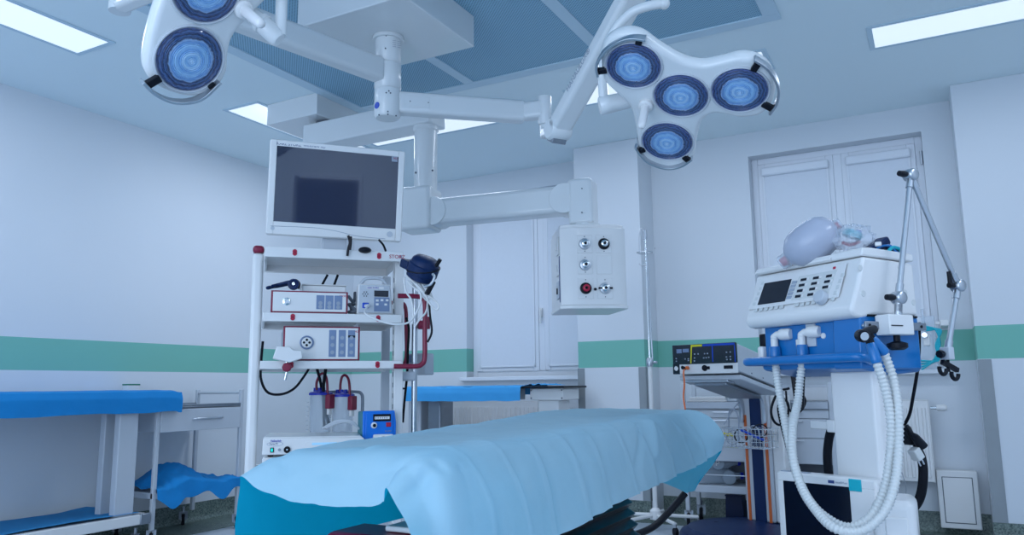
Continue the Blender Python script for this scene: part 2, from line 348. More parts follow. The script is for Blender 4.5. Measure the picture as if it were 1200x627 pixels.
m1 = at(634,300,Y=6.31).x; m2 = at(981,190,Y=6.31).x
window(1, w1[0], w1[1], m1); window(2, w2[0], w2[1], m2)
# radiators
def radiator(x0, x1, z0, z1, label, valve_x, vs_):
    fr = Fr((x0,6.03,0), 0); r = thing('radiator', label, 'radiator', fr)
    L_ = x1-x0; b = MB().box((0,.0,z0),(L_,.012,z1)).box((0,.07,z0),(L_,.082,z1)); n = int(L_/.045); b.build('heating_panel', 'white', r, bevel=.004)
    fl = MB()
    for i in range(n):
        xx = .03+i*(L_-.06)/(n-1); fl.prism([(-.013,0),(-.007,-.009),(.007,-.009),(.013,0)], (xx,0,0), EX, EY, EZ, z0+.03, z1-.05)
    fl.build('flutes', 'white', r)
    gr = MB().box((0,.0,z1),(L_,.082,z1+.006))
    gr.build('top_grille', 'white', r, bevel=.002); MB().box((-.004,0,z0),(0,.082,z1)).build('side_cover', 'white', r); MB().box((L_,0,z0),(L_+.004,.082,z1)).build('side_cover', 'white', r)
    MB().box((.1,.082,z0+.1),(.14,.155,z1-.1)).build('bracket', 'white', r); MB().box((L_-.14,.082,z0+.1),(L_-.10,.155,z1-.1)).build('bracket', 'white', r)
    v = MB().cyl((valve_x,.04,vs_),(valve_x+.035,.04,vs_),.011); v.build('valve_body', 'chrome', r)
    MB().lathe([(.0,0),(.019,.0),(.022,.012),(.022,.05),(.016,.062),(0,.064)], (valve_x+.035,.04,vs_), EX).build('valve_head', 'white', r)
    return r
radiator(-3.95,-2.87,.33,.865,'long white panel radiator behind the blue-covered bench', 1.084, .80)
radiator(-.99,-.06,.33,.87,'white panel radiator under the right-hand window behind the ventilator', .944, .82)
# wall access panel near the floor
t = thing('access_panel', 'white framed access panel on the wall near the floor by the right corner', 'panel', (0,6.08,0))
MB().box((-.05,0,.03),(.19,.1,.405)).build('panel_frame', 'white', t, bevel=.006)
MB().box((-.015,-.006,.07),(.155,0,.36)).build('panel_door', 'white', t, bevel=.002)
MB().box((-.02,-.002,.065),(.16,.001,.365)).build('panel_gasket', 'dgrey', t)
# ceiling luminaires
def luminaire(x0, y0, x1, y1, label):
    t = thing('ceiling_light', label, 'ceiling light', ((x0+x1)/2,(y0+y1)/2,3), 'recessed ceiling lights')
    a, b = (x1-x0)/2, (y1-y0)/2; f = MB(); w = .03
    f.box((-a-w,-b-w,-.006),(a+w,-b,.0)).box((-a-w,b,-.006),(a+w,b+w,0)).box((-a-w,-b,-.006),(-a,b,0)).box((a,-b,-.006),(a+w,b,0))
    f.build('frame', 'frame', t, bevel=.002); MB().box((-a,-b,-.005),(a,b,0)).build('diffuser', 'light', t)
luminaire(-4.34,1.35,-4.05,2.60,'recessed ceiling light at the top left, nearest to the left wall')
luminaire(-4.34,3.73,-4.05,5.0,'recessed ceiling light half hidden behind the square ceiling cover box')
luminaire(-3.93,4.64,-2.66,4.93,'recessed ceiling light seen behind the gas supply pendant arm')
luminaire(-2.06,4.64,-.77,4.93,'recessed ceiling light behind the right surgical lamp head')
luminaire(-.155,4.64,1.1,4.93,'recessed ceiling light at the top right of the photo')
# laminar flow ceiling
t = thing('laminar_flow_ceiling', 'large perforated air outlet field with flat frame bars in the ceiling', 'air vent', (-2.07,2.76,3))
X0,X1,Y0,Y1 = -3.467+2.07,-.67+2.07,1.36-2.76,4.16-2.76; w = .085; f = MB()
f.box((X0-w,Y1,-.012),(X1+w,Y1+w,0)).box((X0-w,Y0-w,-.012),(X1+w,Y0,0)).box((X0-w,Y0,-.012),(X0,Y1,0)).box((X1,Y0,-.012),(X1+w,Y1,0))
xb = [(-2.595+2.07,-2.525+2.07),(-1.65+2.07,-1.575+2.07)]
for a,b in xb: f.box((a,Y0,-.010),(b,Y1,0))
f.build('frame', 'frame', t, bevel=.002)
for a,b in ((X0,xb[0][0]),(xb[0][1],xb[1][0]),(xb[1][1],X1)): MB().box((a,Y0,-.0035),(b,Y1,0)).build('perforated_panel', 'perf', t)

# ================================================================ OPERATING TABLE
t = thing('operating_table', 'operating table pedestal and top under the light blue drape', 'table', (-1.21,2.4,FZ))
tb = MB()
def ztop(x, y): 
    s = (y-1.45)/1.95; l = .842+.038*s; r = .855+.034*s; k = (x+1.47)/.52; return l*(1-k)+r*k
tb.add([(x,y,ztop(x,y)-o_) for o_ in (.09,.025) for x,y in ((-1.43,1.52),(-.99,1.52),(-.99,3.36),(-1.43,3.36))], [(0,3,2,1),(4,5,6,7),(0,1,5,4),(1,2,6,5),(2,3,7,6),(3,0,4,7)])
tb.build('tabletop', 'black', t, world=True, bevel=.01)
MB().box((-1.38,2.1,.66),(-1.04,3.3,.76)).build('table_frame', 'grey', t, world=True, bevel=.01)
rings = []
for i in range(15):
    z = .62-.04*(i//2)-(.02 if i%2 else 0); k = .0 if i%2 else .018; g = .0+.006*i
    x0,x1,y0,y1 = -1.38-k, -1.02+k+g*.4, 2.0-k, 2.75+k+g
    rr = .05; ring = []
    for cx_,cy_,a0 in ((x1-rr,y1-rr,0),(x0+rr,y1-rr,90),(x0+rr,y0+rr,180),(x1-rr,y0+rr,270)):
        for q in range(4): a = math.radians(a0+q*30); ring.append(V3(cx_+rr*math.cos(a), cy_+rr*math.sin(a), z))
    rings.append(ring)
MB().loft(rings).build('rubber_bellows', 'bellows', t, world=True, angle=1.2)
MB().box((-1.4,1.95,.12),(-.985,2.84,.37)).build('pedestal_cover', 'dsteel', t, world=True, bevel=.02)
MB().box((-1.5,1.75,FZ+.03),(-.92,2.95,.12)).build('base_plate', 'dsteel', t, world=True, bevel=.02)
for x in (-1.44,-.98):
    for y in (1.82,2.88): MB().cyl((x,y,FZ),(x,y,.03),.03).build('foot', 'rubber', t, world=True)
MB().box((-1.40,1.56,.585),(-1.165,1.72,.640)).build('foot_cushion', 'maroon', t, world=True, bevel=.02, label='dark red cushion')
MB().box((-1.25,1.62,.642),(-1.17,1.72,.656)).build('cushion_plate', 'white', t, world=True, bevel=.004)
# the drape, a hanging sheet shaped row by row
rows = []
def row(y, zl, zr, lh=.578, rh=.62, bow=0.0):
    return [V3(-1.56,y,lh),V3(-1.552,y,.66),V3(-1.515,y,zl-.045),V3(-1.475,y,zl),V3(-1.36,y,zl+.003),V3(-1.2,y,(zl+zr)/2+.003),V3(-1.05,y,zr+.001),V3(-.965,y-.0,zr),V3(-.925,y,zr-.035),V3(-.895+bow,y,zr-.12),V3(-.872+bow,y,rh)]
rows.append([V3(-1.565,1.43,.45),V3(-1.56,1.42,.64),V3(-1.54,1.412,.765),at(283,558,Y=1.40),at(305,575,Y=1.395),at(352,589,Y=1.375),at(415,596,Y=1.36),at(446,592,Y=1.35),at(452.5,572,Y=1.31),at(475,612,Y=1.27),at(486,645,Y=1.24)])
rows.append([V3(-1.565,1.45,.46),V3(-1.558,1.44,.65),V3(-1.53,1.44,.785),V3(-1.49,1.445,.817),V3(-1.40,1.435,.815),V3(-1.25,1.41,.80),V3(-1.12,1.39,.80),V3(-1.045,1.375,.815),V3(-.985,1.35,.826),V3(-.915,1.325,.745),V3(-.885,1.31,.60)])
rows.append([V3(-1.562,1.49,.48),V3(-1.555,1.49,.66),V3(-1.52,1.488,.80),V3(-1.475,1.487,.840),V3(-1.38,1.48,.846),V3(-1.22,1.465,.85),V3(-1.06,1.43,.856),V3(-.985,1.40,.858),V3(-.92,1.385,.836),V3(-.875,1.38,.75),V3(-.862,1.37,.605)])
rows.append(row(1.60,.847,.860,.53,.612,.02))
rows.append(row(1.82,.853,.863,.575,.618,.0))
rows.append(row(2.1,.861,.867,.578,.64,.01))
rows.append(row(2.4,.868,.869,.578,.652,.0))
rows.append(row(2.7,.876,.875,.578,.66,.01))
r = row(2.95,.889,.880,.5,.672,.01); rows.append(r)
rows.append(row(3.2,.890,.884,.5,.685,.02))
r = row(3.38,.884,.889,.5,.70,.04); r[8] = V3(-.885,3.40,.858); r[9] = V3(-.83,3.40,.79); r[10] = V3(-.835,3.42,.715); r[7] = V3(-.955,3.38,.889); rows.append(r)
rows.append([V3(-1.6,3.50,.50),V3(-1.58,3.49,.65),V3(-1.53,3.47,.80),V3(-1.47,3.46,.845),V3(-1.36,3.47,.858),V3(-1.2,3.48,.865),V3(-1.05,3.47,.868),V3(-.95,3.455,.865),V3(-.87,3.45,.82),V3(-.835,3.45,.745),V3(-.87,3.46,.67)])
rows.append([V3(-1.6,3.54,.50),V3(-1.55,3.55,.60),V3(-1.5,3.55,.70),V3(-1.45,3.55,.74),V3(-1.35,3.56,.75),V3(-1.2,3.56,.75),V3(-1.05,3.55,.74),V3(-.97,3.52,.72),V3(-.92,3.50,.68),V3(-.91,3.49,.63),V3(-.93,3.48,.60)])
rows.append([V3(-1.58,3.55,.50),V3(-1.53,3.57,.52),V3(-1.48,3.58,.54),V3(-1.42,3.58,.55),V3(-1.33,3.58,.55),V3(-1.2,3.58,.55),V3(-1.1,3.56,.535),V3(-1.03,3.53,.52),V3(-.98,3.50,.53),V3(-.965,3.48,.55),V3(-.95,3.48,.58)])
fine = [spline(r_, 14) for r_ in rows]
cols = [spline([fine[i][k] for i in range(len(fine))], 22) for k in range(len(fine[0]))]
G = [[cols[k][i] for k in range(len(cols))] for i in range(len(cols[0]))]
NR, NC = len(G), len(G[0]); random.seed(3)
folds = [(at(512,550,X=-.93),at(468,592,Y=1.29),-.022,.022,V3(.55,-.75,.3).normalized()),(at(540,552,X=-.915),at(548,610,X=-.88),-.012,.012,V3(1,-.2,0)),(at(762,492,X=-.935),at(768,532,X=-.885),.024,.028,V3(1,-.1,.1)),(at(748,505,X=-.93),at(748,560,X=-.87),-.012,.014,V3(1,0,0)),(at(800,505,X=-.90),at(825,520,X=-.85),.014,.03,V3(1,0,0)),(at(430,530,Y=1.55),at(424,548,Y=1.42),-.010,.016,V3(0,0,1)),(at(332,530,Y=1.5),at(337,552,Y=1.42),-.010,.020,V3(0,0,1))]
crs = [(1.50,.0),(1.66,.3),(1.83,.1),(2.02,.25),(2.2,.0),(2.42,.3),(2.62,.2),(2.82,.3),(3.05,.2),(3.22,.1)]
for i in range(NR):
    for k in range(NC):
        v = G[i][k]; c = k/(NC-1)
        nrm = V3(1,0,0) if c > .72 else V3(-1,0,0) if c < .22 else V3(0,0,1)
        nn = noise.noise(v*5)*.006+noise.noise(v*13+V3(3,1,7))*.0035+noise.noise(V3(v.x*30,v.y*9,v.z*30))*.0016
        hang = max(0, (c-.70)/.3)
        if c > .55:
            for y_,sl in crs:
                d_ = v.y-(y_+sl*.25*(c-.7)); nn += .009*math.exp(-(d_/.008)**2)*(.3+.7*min(1,hang*2))-.010*hang*math.exp(-((d_-.035)/.03)**2)
        if .2 < c < .75:
            nn += .0022*math.exp(-((v.x+1.26+.05*(v.y-1.4))/.008)**2)
            if v.y < 1.9: nn += .010*math.exp(-((v.x+1.19)/.02)**2-((v.y-1.50)/.05)**2)
        for A_,B_,am,wd_,nv in folds:
            t_ = max(0, min(1, (v-A_).dot(B_-A_)/(B_-A_).length_squared)); dd = (v-(A_+(B_-A_)*t_)).length
            if dd < wd_*4: v = v+nv*(am*math.exp(-(dd/wd_)**2)*(1-.5*t_))
        G[i][k] = v+nrm*nn
d = MB().grid(G).build('table_drape', 'drape', angle=3.2)
bm = bmesh.new(); bm.from_mesh(d.data); top_ = max(bm.faces, key=lambda f: f.calc_center_median().z)
if top_.normal.z < 0: bmesh.ops.reverse_faces(bm, faces=bm.faces)
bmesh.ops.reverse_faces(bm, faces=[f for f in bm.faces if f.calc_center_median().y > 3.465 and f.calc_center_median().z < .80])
bm.to_mesh(d.data); bm.free()
tag(d, 'large light blue surgical drape hanging over the operating table', 'drape')
# thick black cable by the far end of the operating table
tag(MB().tube(spline([P(803,578,4.3),P(793,590,4.28),P(783,601,4.25),P(770,614,4.2),P(757,622,4.15),P(735,630,4.05),P(712,640,3.9)],8), .019, 12).build('power_cable', 'black'), 'thick black cable curving down under the far end of the operating table', 'cable')
# ================================================================ SURGICAL LIGHT MOUNT
zc = 2.82; PC = V3(-2.383,3.065,0)
t = thing('surgical_light_mount', 'white ceiling box with round column and two arms that carry the surgical lamps', 'lamp mount', (PC.x,PC.y,3))
MB().box((-2.72,2.745,zc),(-2.05,3.388,3.0)).build('canopy_box', 'lampw', t, world=True, bevel=.006)
zb0 = at(452,135,Y=3.065).z
c = MB().lathe([(.083,zc-.02),(.083,zc)], PC, EZ).build('collar', 'lampw', t, world=True, bevel=.003)
def cyl_z(p, z0, z1, r): return MB().lathe([(r*.86,z0),(r,z0+.012),(r,z1)], (p.x,p.y,0), EZ, 40)
zj1 = at(452,70,Y=3.0).z; zj2 = at(452,100,Y=3.0).z
cyl_z(PC, zj1+.002, zc-.02, .067).build('column', 'lampw', t, world=True)
h1 = cyl_z(PC, zj2, zj1, .069).build('arm_hub', 'lampw', t, world=True)
h2 = cyl_z(PC, zb0-.02, zj2-.002, .068).build('arm_hub', 'lampw', t, world=True)
sc_ = MB(); toc = (CAM-V3(PC.x,PC.y,2.5)); toc.z = 0; toc.normalize(); sd = V3(-toc.y,toc.x,0)
def on_col(a, z, r=.0685): 
    d_ = toc*math.cos(math.radians(a))+sd*math.sin(math.radians(a)); return V3(PC.x,PC.y,z)+d_*r, d_
for a, z in ((-10,2.80),(-12,2.73),(5,2.50),(-6,2.49),(12,2.49),(2,2.39),(2,2.375),(-38,2.375),(40,2.375)):
    p_, d_ = on_col(a, z); MB().cyl(p_-d_*.002, p_+d_*.0015, .004, n=10).build('screw', 'dgrey', t, world=True)
p_, d_ = on_col(-52, at(440,124,Y=3.0).z); MB().cyl(p_-d_*.004, p_+d_*.001, .018).build('round_sticker', 'sticker', h2, world=True, label='blue round sticker')
p_, d_ = on_col(18, 2.775, .0675)
for k in range(4): text('-----  -----', .012, p_-EZ*.011*k+d_*.001, d_.cross(EZ)*-1, EZ, 'txt', t)
# left arm, running back towards the camera
dl = V3(-math.sin(math.radians(11.7)), -math.cos(math.radians(11.7)), 0)
a0 = V3(PC.x,PC.y,2.622)+dl*.05; a1 = V3(PC.x,PC.y,2.612)+dl*1.35
MB().obox(a0, a1, .085, .125).build('arm', 'lampw', t, world=True, bevel=.022, segs=4)
JL = V3(a1.x,a1.y,2.60); cyl_z(JL, 2.52, 2.70, .055).build('arm_joint', 'lampw', t, world=True)
# right arm with its knee
dr = V3(.748,.664,0); k0 = V3(PC.x,PC.y,2.462)+dr*.05; k1 = V3(PC.x,PC.y,2.462)+dr*.735
JR = P(638.5,132,(k1-CAM).dot(W)-.045); JR.z = 2.462
MB().obox(k0, k1, .085, .115).build('arm', 'lampw', t, world=True, bevel=.02, segs=4)
MB().obox(k1-dr*.015, JR, .075, .095).build('arm_knee', 'lampw', t, world=True, bevel=.02, segs=4)
zt_, zb_ = P(640,113,(JR-CAM).dot(W)).z, P(640,147,(JR-CAM).dot(W)).z
cyl_z(JR, zb_, zt_, .036).build('arm_joint', 'lampw', t, world=True)
sdr = V3(dr.y,-dr.x,0)
pl = k0+dr*.055+sdr*.043; MB().obox(pl, pl+dr*.11, .004, .055).build('cover_plate', 'lampw', t, world=True, bevel=.0015)
for f_ in (.008,.102): MB().cyl(pl+dr*f_, pl+dr*f_+sdr*.004, .003, n=8).build('screw', 'dgrey', t, world=True)

# ================================================================ SURGICAL LAMP HEADS
def head(px, py, d, psi, theta):
    tt = (-ray(px,py)).normalized(); dn = V3(0,0,-1); q0 = (dn-tt*dn.dot(tt)).normalized()
    rt = (RR-tt*RR.dot(tt)); rt = (rt-q0*rt.dot(q0)).normalized()
    q = q0*math.cos(math.radians(psi))+rt*math.sin(math.radians(psi)); n = (tt*math.cos(math.radians(theta))+q*math.sin(math.radians(theta))).normalized()
    ex = (RR-n*RR.dot(n)).normalized(); return Fr(P(px,py,d), ex, n.cross(ex), n)
def lamp_head(t, fr, outline, lenses, R, bumpers, hbase, hring=.03):
    pl = [Vector(fr.L(x,y,z=-.02)) for x,y in outline]; pl = spline(pl, 5, True)
    cen = sum(pl, Vector())/len(pl); nrm = []
    N = len(pl)
    area_ = sum(pl[i].x*pl[(i+1)%N].y-pl[(i+1)%N].x*pl[i].y for i in range(N)); sg = 1 if area_ > 0 else -1
    for i in range(N):
        e = pl[(i+1)%N]-pl[i-1]; nrm.append(V3(-e.y,e.x,0).normalized()*sg)
    rings = []
    for ins, z in ((.020,.0),(.011,-.002),(.004,-.009),(.0,-.022),(.002,-.040),(.012,-.055),(.03,-.064),(.045,-.067)):
        rings.append([V3(p.x,p.y,z)+n_*ins for p,n_ in zip(pl, nrm)])
    b = MB().loft(rings).build('lamp_housing', 'lampw', t, angle=1.1)
    for x,y in lenses:
        c = Vector(fr.L(x,y,z=0)); g = Vector((c.x,c.y,0))
        ring = MB().lathe([(R-.003,.0),(R+.004,.006),(R+.007,.004),(R+.008,-.004)], (0,0,0), EZ, 48).build('lens_ring', 'grey', t); ring.location = g
        prof = [(R-.002,-.004)]+[(R*(1-i/40), .004+.010*(1-(1-i/40)**2)+(.0011 if i%2 else 0)) for i in range(1,40)]+[(.0,.0145)]
        ln = MB().lathe(prof, (0,0,0), EZ, 48).build('lens', 'lens', t, angle=.25); ln.location = g
    for pts in bumpers:
        s = spline([Vector(fr.L(x,y,z=.004)) for x,y in pts], 6); rr = []
        for i,p in enumerate(s):
            e = (s[min(i+1,len(s)-1)]-s[max(i-1,0)]); nn = V3(-e.y,e.x,0).normalized()
            rr.append([p+nn*a+EZ*b_ for a,b_ in ((-.004,-.014),(.004,-.014),(.0055,0),(.004,.014),(-.004,.014),(-.0055,0))])
        bp = MB().loft(rr).build('bumper_rail', 'steel', t, bevel=.001)
        for q in (s[2], s[-3]):
            # bracket reaches to the nearest lens rim
            cs = [Vector(fr.L(x,y,z=0)) for x,y in lenses]; cc = min(cs, key=lambda a:(a-q).length); dd = (V3(cc.x,cc.y,0)-V3(q.x,q.y,0)).normalized()
            MB().obox(q+dd*.002, q+dd*((q-cc).length-R-.002), .022, .016, EZ).build('rail_bracket', 'black', bp, bevel=.003)
    h = Vector(fr.L(*hbase,z=0)); h.z = 0
    hd = MB().lathe([(.024,-.002),(.026,.004),(.026,.014),(.022,.018),(.016,.020)], h, EZ).build('handle_flange', 'white', t)
    MB().lathe([(.0165,.018),(.0155,.03),(.0145,.105),(.012,.115),(.006,.120),(0,.121)], h, EZ).build('sterile_handle', 'white', t)
fr = head(798,112,2.70,-12,42)
outR = [(705,74),(706,54),(716,40),(735,34),(754,38),(774,52),(800,67),(822,72),(845,68),(868,63),(890,67),(904,80),(909,100),(904,120),(890,132),(868,135),(848,131),(834,131),(823,140),(817,160),(813,182),(800,194),(781,197),(763,191),(751,177),(747,158),(744,140),(738,122),(722,106),(709,92)]
t = thing('surgical_lamp', 'white four-lens surgical lamp head hanging in full view on the right', 'surgical lamp', fr, 'surgical lamp heads')
RA = (fr.L(711,76,z=0)-fr.L(775,80,z=0)).length/2
lamp_head(t, fr, outR, ((742.5,77),(798,112),(867,105.5),(782,165.5)), RA, [[(757,45),(735,44),(713,55),(700,74),(701,88)],[(884,68),(901,80),(912,100),(911,118),(902,132)],[(745,171),(758,187),(780,195.5),(798,193),(811,185)]], (757,122))
# spring arm from the knee joint up to the yoke
hd_d = 2.78; s0 = P(654,152,3.42); s1 = P(752,-25,2.92); upv = W*-1
kn = MB().cyl(V3(JR.x,JR.y,zb_+.004), V3(JR.x,JR.y,zb_-.075), .027); kn.obox(V3(JR.x,JR.y,zb_-.045), s0, .05, .05); kn.build('lower_knuckle', 'lampw', t, world=True, bevel=.01)
sa = MB().obox(s0, s1, .10, .075, V3(0,0,1)); sa.build('spring_arm', 'lampw', t, world=True, bevel=.02, segs=4)
dv = (s1-s0).normalized(); sv = dv.cross(EZ).normalized()
MB().lathe([(.0,-.05),(.042,-.05),(.05,-.04),(.05,.04),(.042,.05),(0,.05)], s0, sv).build('spring_arm_cap', 'lampw', t, world=True)
uu = sv.cross(dv); MB().obox(s0-dv*.045-uu*.005, s0-dv*.02-uu*.052, .07, .028).build('end_grille', 'dsteel', t, world=True, bevel=.003)
fp = s0+dv*.20+sv*.0513; text('HANAULUX®', .034, P(672,118,3.2)*0+fp if (CAM-fp).dot(sv) > 0 else s0+dv*.20-sv*.0513, dv, uu, 'btn', t)
bow = spline([P(778,4,2.78),P(760,7,2.78),P(740,15,2.80),(P(722,33,2.82)),P(710,57,2.84),P(706,85,2.84),P(707.5,118,2.84)], 8)
MB().tube(bow, .0175, 16).ball(P(778,4,2.78), .0215).build('yoke_tube', 'lampw', t, world=True)
MB().cyl(P(778,0,2.78), P(770,-22,2.82), .018).obox(s1, P(770,-22,2.82), .05, .05).build('upper_knuckle', 'lampw', t, world=True)
ce, cb = P(702.5,124.5,2.84), P(752,113.5,2.84)
MB().tube([ce, ce.lerp(cb,.03), ce.lerp(cb,.25), ce.lerp(cb,.26), ce.lerp(cb,.68), ce.lerp(cb,.70), ce.lerp(cb,.80), ce.lerp(cb,.82), cb], [.030,.034,.034,.033,.031,.028,.026,.018,.018], 20).build('tilt_joint', 'lampw', t, world=True)

fr = head(222,69.5,2.12,50,31)
outL = [(168,78),(170,48),(178,15),(190,-18),(208,-50),(245,-72),(290,-70),(350,-90),(395,-70),(395,-30),(360,-14),(325,-12),(300,8),(283,26),(271,42),(266,60),(264,82),(252,100),(228,111),(203,108),(181,97)]
t = thing('surgical_lamp', 'white surgical lamp head cut off by the top left edge of the photo', 'surgical lamp', fr, 'surgical lamp heads')
RB = (fr.L(222-39,69.5+2,z=0)-fr.L(222+39,69.5-2,z=0)).length/2
lamp_head(t, fr, outL, ((222,69.5),(241,-14),(350,-50)), RB, [[(166,95),(182,110),(206,119),(234,115),(257,95)]], (284,10))
ce, cb = P(328,47,2.2), P(284,6,2.2)
MB().tube([ce, ce.lerp(cb,.06), ce.lerp(cb,.42), ce.lerp(cb,.44), ce.lerp(cb,.52), ce.lerp(cb,.54), cb], [.020,.027,.027,.031,.031,.024,.022], 20).build('tilt_joint', 'lampw', t, world=True)
top = P(330,-70,2.25); MB().tube([P(329,42,2.2), P(330,0,2.22), top], .0165, 16).build('yoke_tube', 'lampw', t, world=True)
sa1 = V3(top.x,top.y,top.z+.03); sa0 = V3(JL.x,JL.y,2.49)
MB().obox(sa0, sa1, .07, .08).build('spring_arm', 'lampw', t, world=True, bevel=.02)
MB().cyl(V3(JL.x,JL.y,2.45), V3(JL.x,JL.y,2.525), .04).build('lower_knuckle', 'lampw', t, world=True)

# ================================================================ GAS SUPPLY PENDANT
t = thing('supply_pendant', 'white ceiling pendant arm carrying the medical gas outlet box', 'pendant', (-3.7,4.05,3))
MB().box((-4.02,3.795,2.848),(-3.552,4.365,3.0)).build('ceiling_cover_box', 'lampw', t, world=True, bevel=.004)
MB().cyl((-3.62,3.99,2.80),(-3.62,3.99,2.85),.09).build('pivot', 'dgrey', t, world=True)
bz0 = at(379,167.7,Y=3.85).z; bz1 = at(379,151,Y=3.85).z+.012
MB().box((-3.73,3.85,bz0),(-2.665,4.04,2.815)).build('ceiling_arm', 'lampw', t, world=True, bevel=.012, segs=3)
q0 = V3(-2.755,3.945,0); zl = at(495,218,Y=3.9).z
MB().lathe([(.074,zl-.03),(.074,bz0-.03),(.083,bz0-.02),(.083,bz0)], q0, EZ, 36).build('drop_tube', 'lampw', t, world=True)
for px_,py_ in ((487.5,202.5),(507,200)):
    pp = at(px_,py_,Y=3.874); MB().cyl(pp, pp+V3(.002,-.006,0), .006, n=10).build('screw', 'dgrey', t, world=True)
a = math.radians(9.6); da = V3(math.cos(a), math.sin(a), 0); db = V3(-da.y, da.x, 0)
hz0, hz1 = at(495,268,Y=3.86).z, at(495,217,Y=3.86).z
hb = MB().obox(q0-da*.15+EZ*((hz0+hz1)/2), q0+da*.075+EZ*((hz0+hz1)/2), .20, hz1-hz0); hb.build('elbow_housing', 'lampw', t, world=True, bevel=.025, segs=4)
az = 2.082; s_ = q0+da*.03+EZ*az; e_ = V3(-1.74,4.10,az)
MB().obox(s_, e_, .15, .165).build('support_arm', 'lampw', t, world=True, bevel=.03, segs=4)
for e0 in (q0+da*.085, e_-da*.095):
    e0 = V3(e0.x,e0.y,az); MB().lathe([(.0,-.082),(.088,-.082),(.09,-.078),(.09,.078),(.088,.082),(0,.082)], e0, db, 40).build('arm_end_cap', 'lampw', t, world=True)
g0 = V3(-1.74,4.10,0); zz1, zz0 = at(683,208,Y=4.02).z, at(683,262,Y=4.02).z
MB().obox(g0-da*.07+EZ*((zz0+zz1)/2), g0+da*.075+EZ*((zz0+zz1)/2), .17, zz1-zz0).build('end_housing', 'lampw', t, world=True, bevel=.02, segs=4)
for px_,py_ in ((682,221),(682,249)):
    pp = at(px_,py_,Y=4.005); MB().cyl(pp, pp+V3(.001,-.004,0), .004, n=8).build('screw', 'dgrey', t, world=True)
gf = Fr((-1.70,4.12,0), 33); y0 = -.14
L_ = lambda x,y,k=y0: gf.L(x,y,y=k)
zt1, zb1 = L_(697,266.5).z, L_(697,357.5).z; xl, xr = L_(657,310).x, L_(734.5,310).x; yb = gf.L(644.5,310,x=xl-.004).y; yb = min(max(yb,.02),.16)
w_ = xr-xl; c1, c2 = L_(671.5,310).x, L_(722,310).x
poly = [(xl,y0+.03),(c1-.008,y0),(c2+.008,y0),(xr,y0+.025),(xr+.0,y0+.06),(xr-.03,yb+.10),(xl-.0,yb+.10)]
gb = thing
def gpart(mb, name, m_, parent, **k):
    for i in range(len(mb.v)): mb.v[i] = gf.M@mb.v[i]
    return mb.build(name, m_, parent, world=True, **k)
G0 = gpart(MB().prism(poly, (0,0,0), EX, EY, EZ, zb1, zt1), 'gas_outlet_box', 'white', t, bevel=.004)
gpart(MB().prism([(x*1.03-.03*(xl+xr)/2,y-.004 if y < 0 else y) for x,y in poly], (0,0,0), EX, EY, EZ, zb1-.02, zb1), 'bottom_cap', 'white', t, bevel=.004)
gpart(MB().prism([(x*.97+.03*(xl+xr)/2,y+.02 if y < 0 else y-.02) for x,y in poly], (0,0,0), EX, EY, EZ, zt1, zt1+.022), 'top_cap', 'white', t, bevel=.004)
gpart(MB().cyl(((xl+xr)/2-.02,0,zt1+.018),((xl+xr)/2-.02,0,zz0+.01),.085), 'swivel', 'lampw', t)
cx = [L_(685,287).x, L_(707.5,287).x]; cz = [L_(697,y_).z for y_ in (286,310.5,338)]
pw = .043
for i in range(2):
    for j in range(3):
        x_, z_ = cx[i], cz[j]; h_ = .052 if j < 2 else .058
        pl_ = gpart(MB().box((x_-pw,y0-.004,z_-h_),(x_+pw,y0,z_+h_)), 'outlet_plate', 'white', t, bevel=.0015)
        if (i,j) == (1,1): continue
        kind = (i,j)
        ax = V3(0,-1,0); o_ = V3(x_,y0-.003,z_)
        gpart(MB().lathe([(.030,0),(.033,.004),(.030,.012),(.022,.014),(.022,.010),(0,.010)], o_, ax), 'outlet_ring', 'black' if kind in ((1,0),(0,2)) else 'steel', G0)
        gpart(MB().lathe([(.020,.010),(.020,.03),(.014,.034),(.009,.034),(.009,.02),(0,.02)], o_, ax), 'outlet_socket', 'chrome' if kind != (0,2) else 'red', G0)
        gpart(MB().lathe([(.0,.018),(.008,.018),(.008,.024),(0,.024)], o_, ax), 'outlet_core', 'black', G0)
        if kind == (1,2): gpart(MB().box((x_-.04,y0-.022,z_-.005),(x_-.018,y0-.012,z_+.005)).box((x_+.018,y0-.022,z_-.005),(x_+.04,y0-.012,z_+.005)), 'outlet_wing', 'black', G0, bevel=.002)
        for s2 in (-1,1): gpart(MB().cyl((x_,y0-.004,z_+s2*(h_-.010)),(x_,y0-.0065,z_+s2*(h_-.010)),.003,n=8), 'screw', 'dgrey', pl_)
p_ = L_(697.5,339); gpart(MB().cyl((p_.x,y0,p_.z),(p_.x,y0-.006,p_.z),.008), 'plug', 'black', t)
sx = xl-.001
for j,(z_) in enumerate(cz):
    m_ = 'white' if j < 2 else 'grey'; pq = gpart(MB().box((sx-.006,y0+.055,z_-.05),(sx,y0+.055+.085,z_+.05)), 'side_outlet_plate', m_, t, bevel=.0015)
    gpart(MB().box((sx-.012,y0+.09,z_-.022),(sx-.006,y0+.105,z_+.012)), 'side_socket', 'white' if j < 2 else 'black', pq, bevel=.002)
gpart(MB().box((sx-.003,y0+.033,zb1+.02),(sx,y0+.040,zt1-.16)), 'writing_strip', 'txt', t)

